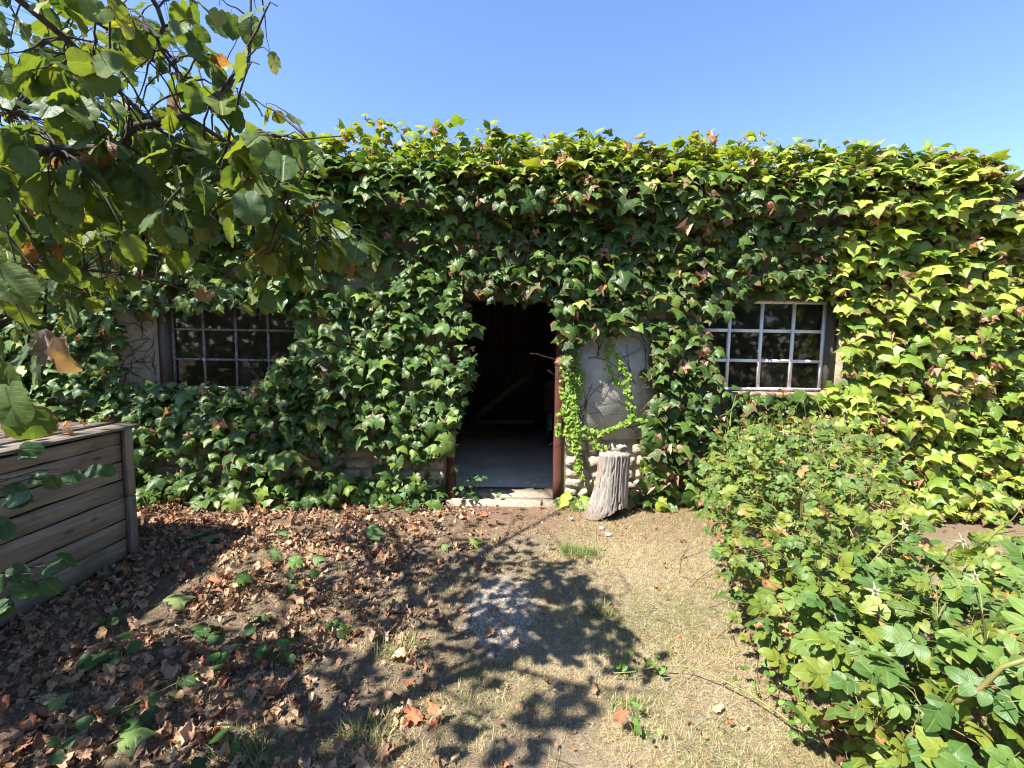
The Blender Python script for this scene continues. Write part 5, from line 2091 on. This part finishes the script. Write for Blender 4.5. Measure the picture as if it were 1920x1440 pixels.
# green stems on the litter
vine = thing("trailing_vine", "thin pale vine with small leaves lying across the brown leaf litter", "vine")
pts = np.array([at_z(px, py, 0.03) for px, py in [(200, 1345), (280, 1305), (370, 1262), (415, 1240), (470, 1215), (560, 1205)]])
g = Geo()
g.tube(pts, 0.0022, 4)
g.build("stem", M['greenstem'], vine)
lpv = np.array([at_z(px, py, 0.045) for px, py in [(395, 1240), (425, 1230), (440, 1215), (405, 1255), (500, 1212), (520, 1208), (480, 1225)]])
n = len(lpv)
leaf_objects("leaf", vine, CREEP_T, M['creeper'], r.integers(0, 3, n), lpv, frames(r.normal(0, 1, (n, 3)) * [1, 1, .2], np.tile([0, -.3, 1.0], (n, 1))), r.uniform(0.05, 0.07, n),
             np.tile([0.10, 0.22, 0.06], (n, 1)), np.zeros(n))
for (pl, lab) in [([(480, 1030), (560, 990), (650, 960), (760, 950), (840, 935)], "thin arching stem on the ground from chest towards the doorway"),
                  ([(640, 1000), (700, 985), (760, 965), (800, 940), (830, 905)], "thin looping vine stem at the foot of the ivy left of the door post")]:
    v_ = thing("trailing_vine", lab, "vine")
    pts = np.array([at_z(px, py, 0.03) for px, py in pl])
    pts = pts + r.normal(0, 0.01, pts.shape)
    g = Geo()
    g.tube(pts, 0.0026, 4)
    g.build("stem", M['greenstem'], v_)

# fallen green leaves, each one picked out
green_fallen = [
    (315, 1128, 0.17, 0.9, (0.26, 0.36, 0.17), "large pale green lobed leaf with long stalk lying on the brown litter"),
    (690, 998, 0.20, 0.3, (0.16, 0.30, 0.15), "big green lobed leaf lying flat in front of the left door post"),
    (400, 1010, 0.18, 2.8, (0.17, 0.31, 0.15), "green lobed leaf nearest the corner of the plank chest"),
    (365, 1005, 0.16, 2.2, (0.14, 0.27, 0.13), "dull green lobed leaf beside the chest corner, half under its neighbour"),
    (525, 998, 0.12, 1.0, (0.18, 0.33, 0.16), "small green leaf midway along the foot of the ivy"),
    (505, 1040, 0.13, 0.5, (0.20, 0.34, 0.16), "narrow green leaf lying on the litter behind a straw patch"),
    (545, 1052, 0.12, 0.1, (0.15, 0.30, 0.10), "bright green leaf pair member lying in the middle of the litter"),
    (590, 1046, 0.10, 0.0, (0.14, 0.26, 0.12), "slim green leaf next to a brighter one on the litter"),
    (883, 1014, 0.12, 0.2, (0.32, 0.42, 0.14), "pale lime leaf on the bare ground in front of the doorway"),
    (828, 1022, 0.10, 0.4, (0.24, 0.34, 0.15), "grey green leaf near a pale lime leaf before the doorway"),
    (445, 1085, 0.13, 0.4, (0.07, 0.17, 0.05), "dark green leaf in shade at the centre of the litter"),
    (90, 1320, 0.09, 1.2, (0.24, 0.36, 0.16), "pale green folded leaf in the near corner of the litter"),
    (230, 1385, 0.12, 0.5, (0.17, 0.30, 0.10), "long bright green leaf blade near the front edge of the litter"),
    (1155, 1352, 0.075, 0.4, (0.40, 0.10, 0.06), "deep red flat leaf lying on the straw nearest the camera"),
]
for (px, py, s, ang, c, lab) in green_fallen:
    c = (c[0] * 0.8, c[1] * 0.76, c[2] * 0.62) if c[0] < 0.39 else c
    s = s * 0.85
    p = at_z(px, py, 0.03)
    V, T, U, E = IVY_T[int(r.integers(0, 8))] if c[0] < 0.39 else DEAD_T[4]
    me = make_mesh("fallen_leaf", V, T, M['ivy'] if c[0] < 0.39 else M['dead'], uv=U, col=np.concatenate([np.ones((len(V), 3)), E[:, None]], 1), dry=np.zeros(len(V)), smooth=True)
    o = link("fallen_leaf", me, None, p)
    o.scale = (s,) * 3
    R3 = frames(np.array([[math.cos(ang), math.sin(ang), 0.1]]), np.array([[0.05, -0.25, 1.0]]))[0]
    o.rotation_euler = Matrix(R3.tolist()).to_euler()
    o.color = (*c, 1.0)
    tag(o, lab, "leaf")

# pale pebbles by the stump, and chalk bits in the worn patch
for (px, py, s, lab) in [(1128, 990, 0.026, "small white stone right at the foot of the stump"), (1141, 1002, 0.030, "flat white stone just in front of the stump"),
                         (1072, 972, 0.020, "small pale stone between doorstep and stump"), (262, 1048, 0.024, "small white stone at the corner of the plank chest")]:
    v, t = ball(s, s * 0.5, int(s * 1e4), 0.10)
    o = link("pebble", make_mesh("pebble", v, t, M['pebble'], smooth=True), None, at_z(px, py, -0.02))
    tag(o, lab, "pebble")
g = Geo()
for k in range(260):
    a, q = r.uniform(0, 2 * PI), math.sqrt(r.uniform(0, 1))
    x, y = -0.04 + 0.24 * q * math.cos(a), 2.62 + 0.40 * q * math.sin(a)
    if mnoise.noise(Vector((x * 9, y * 9, 0))) < 0.08 + 0.15 * q:
        continue
    s = r.uniform(0.004, 0.013)
    v, t = ball(s, s * 0.6, k, 0.15, 6, 4)
    g.raw(np.array(v) + [x, y, float(gh(x, y)) + 0.002], t)
o = g.build("chalk_gravel", M['pebble'], kind="stuff")
tag(o, "white chalky gravel showing through the worn path to the door", "gravel")
# twiggy debris over the ground
g = Geo()
for k in range(900):
    x, y = r.uniform(-2.6, 2.6), r.uniform(1.1, 4.45)
    if x < CX + 0.1:
        continue
    th, L = r.uniform(0, PI), r.uniform(0.03, 0.12)
    s = np.array([x, y, float(gh(x, y)) + 0.01])
    e = s + np.array([math.cos(th) * L, math.sin(th) * L, r.uniform(-0.004, 0.012)])
    g.tube(bez(s, e, r.normal(0, 0.006, 3), 4), 0.0011, 3, caps=False)
o = g.build("twig_debris", M['twig'], kind="stuff")
tag(o, "fine broken twigs scattered over the ground", "twigs")

# ================================================================== HEDGE BEHIND THE VIEWER (mirrored in the panes)
hedge = thing("garden_hedge", "tall dark garden hedge behind the viewer, mirrored dimly in the window panes", "hedge", (0, -7, 0))
n = 7000
x = r.uniform(-12, 12, n)
z = r.uniform(0, 1, n) * (4.8 + 0.9 * np.sin(x * 0.8) + 0.5 * np.sin(x * 2.3))
y = r.uniform(-0.6, 0.6, n)
leaf_mass("foliage", hedge, [ROSE_SIMPLE], M['rose'], np.zeros(n, int), np.stack([x, y, z], 1), frames(r.normal(0, 1, (n, 3)), r.normal(0, 1, (n, 3))), r.uniform(0.25, 0.42, n),
          palette(n, 'dark', r), np.zeros(n))
for k in range(9):
    g = Geo()
    g.tube([(-10 + 2.5 * k, 0, -0.1), (-10 + 2.5 * k + r.normal(0, .1), 0, 3.0)], [0.07, 0.03], 6)
    g.build("trunk", M['bark'], hedge)
print("objects", len(bpy.data.objects))
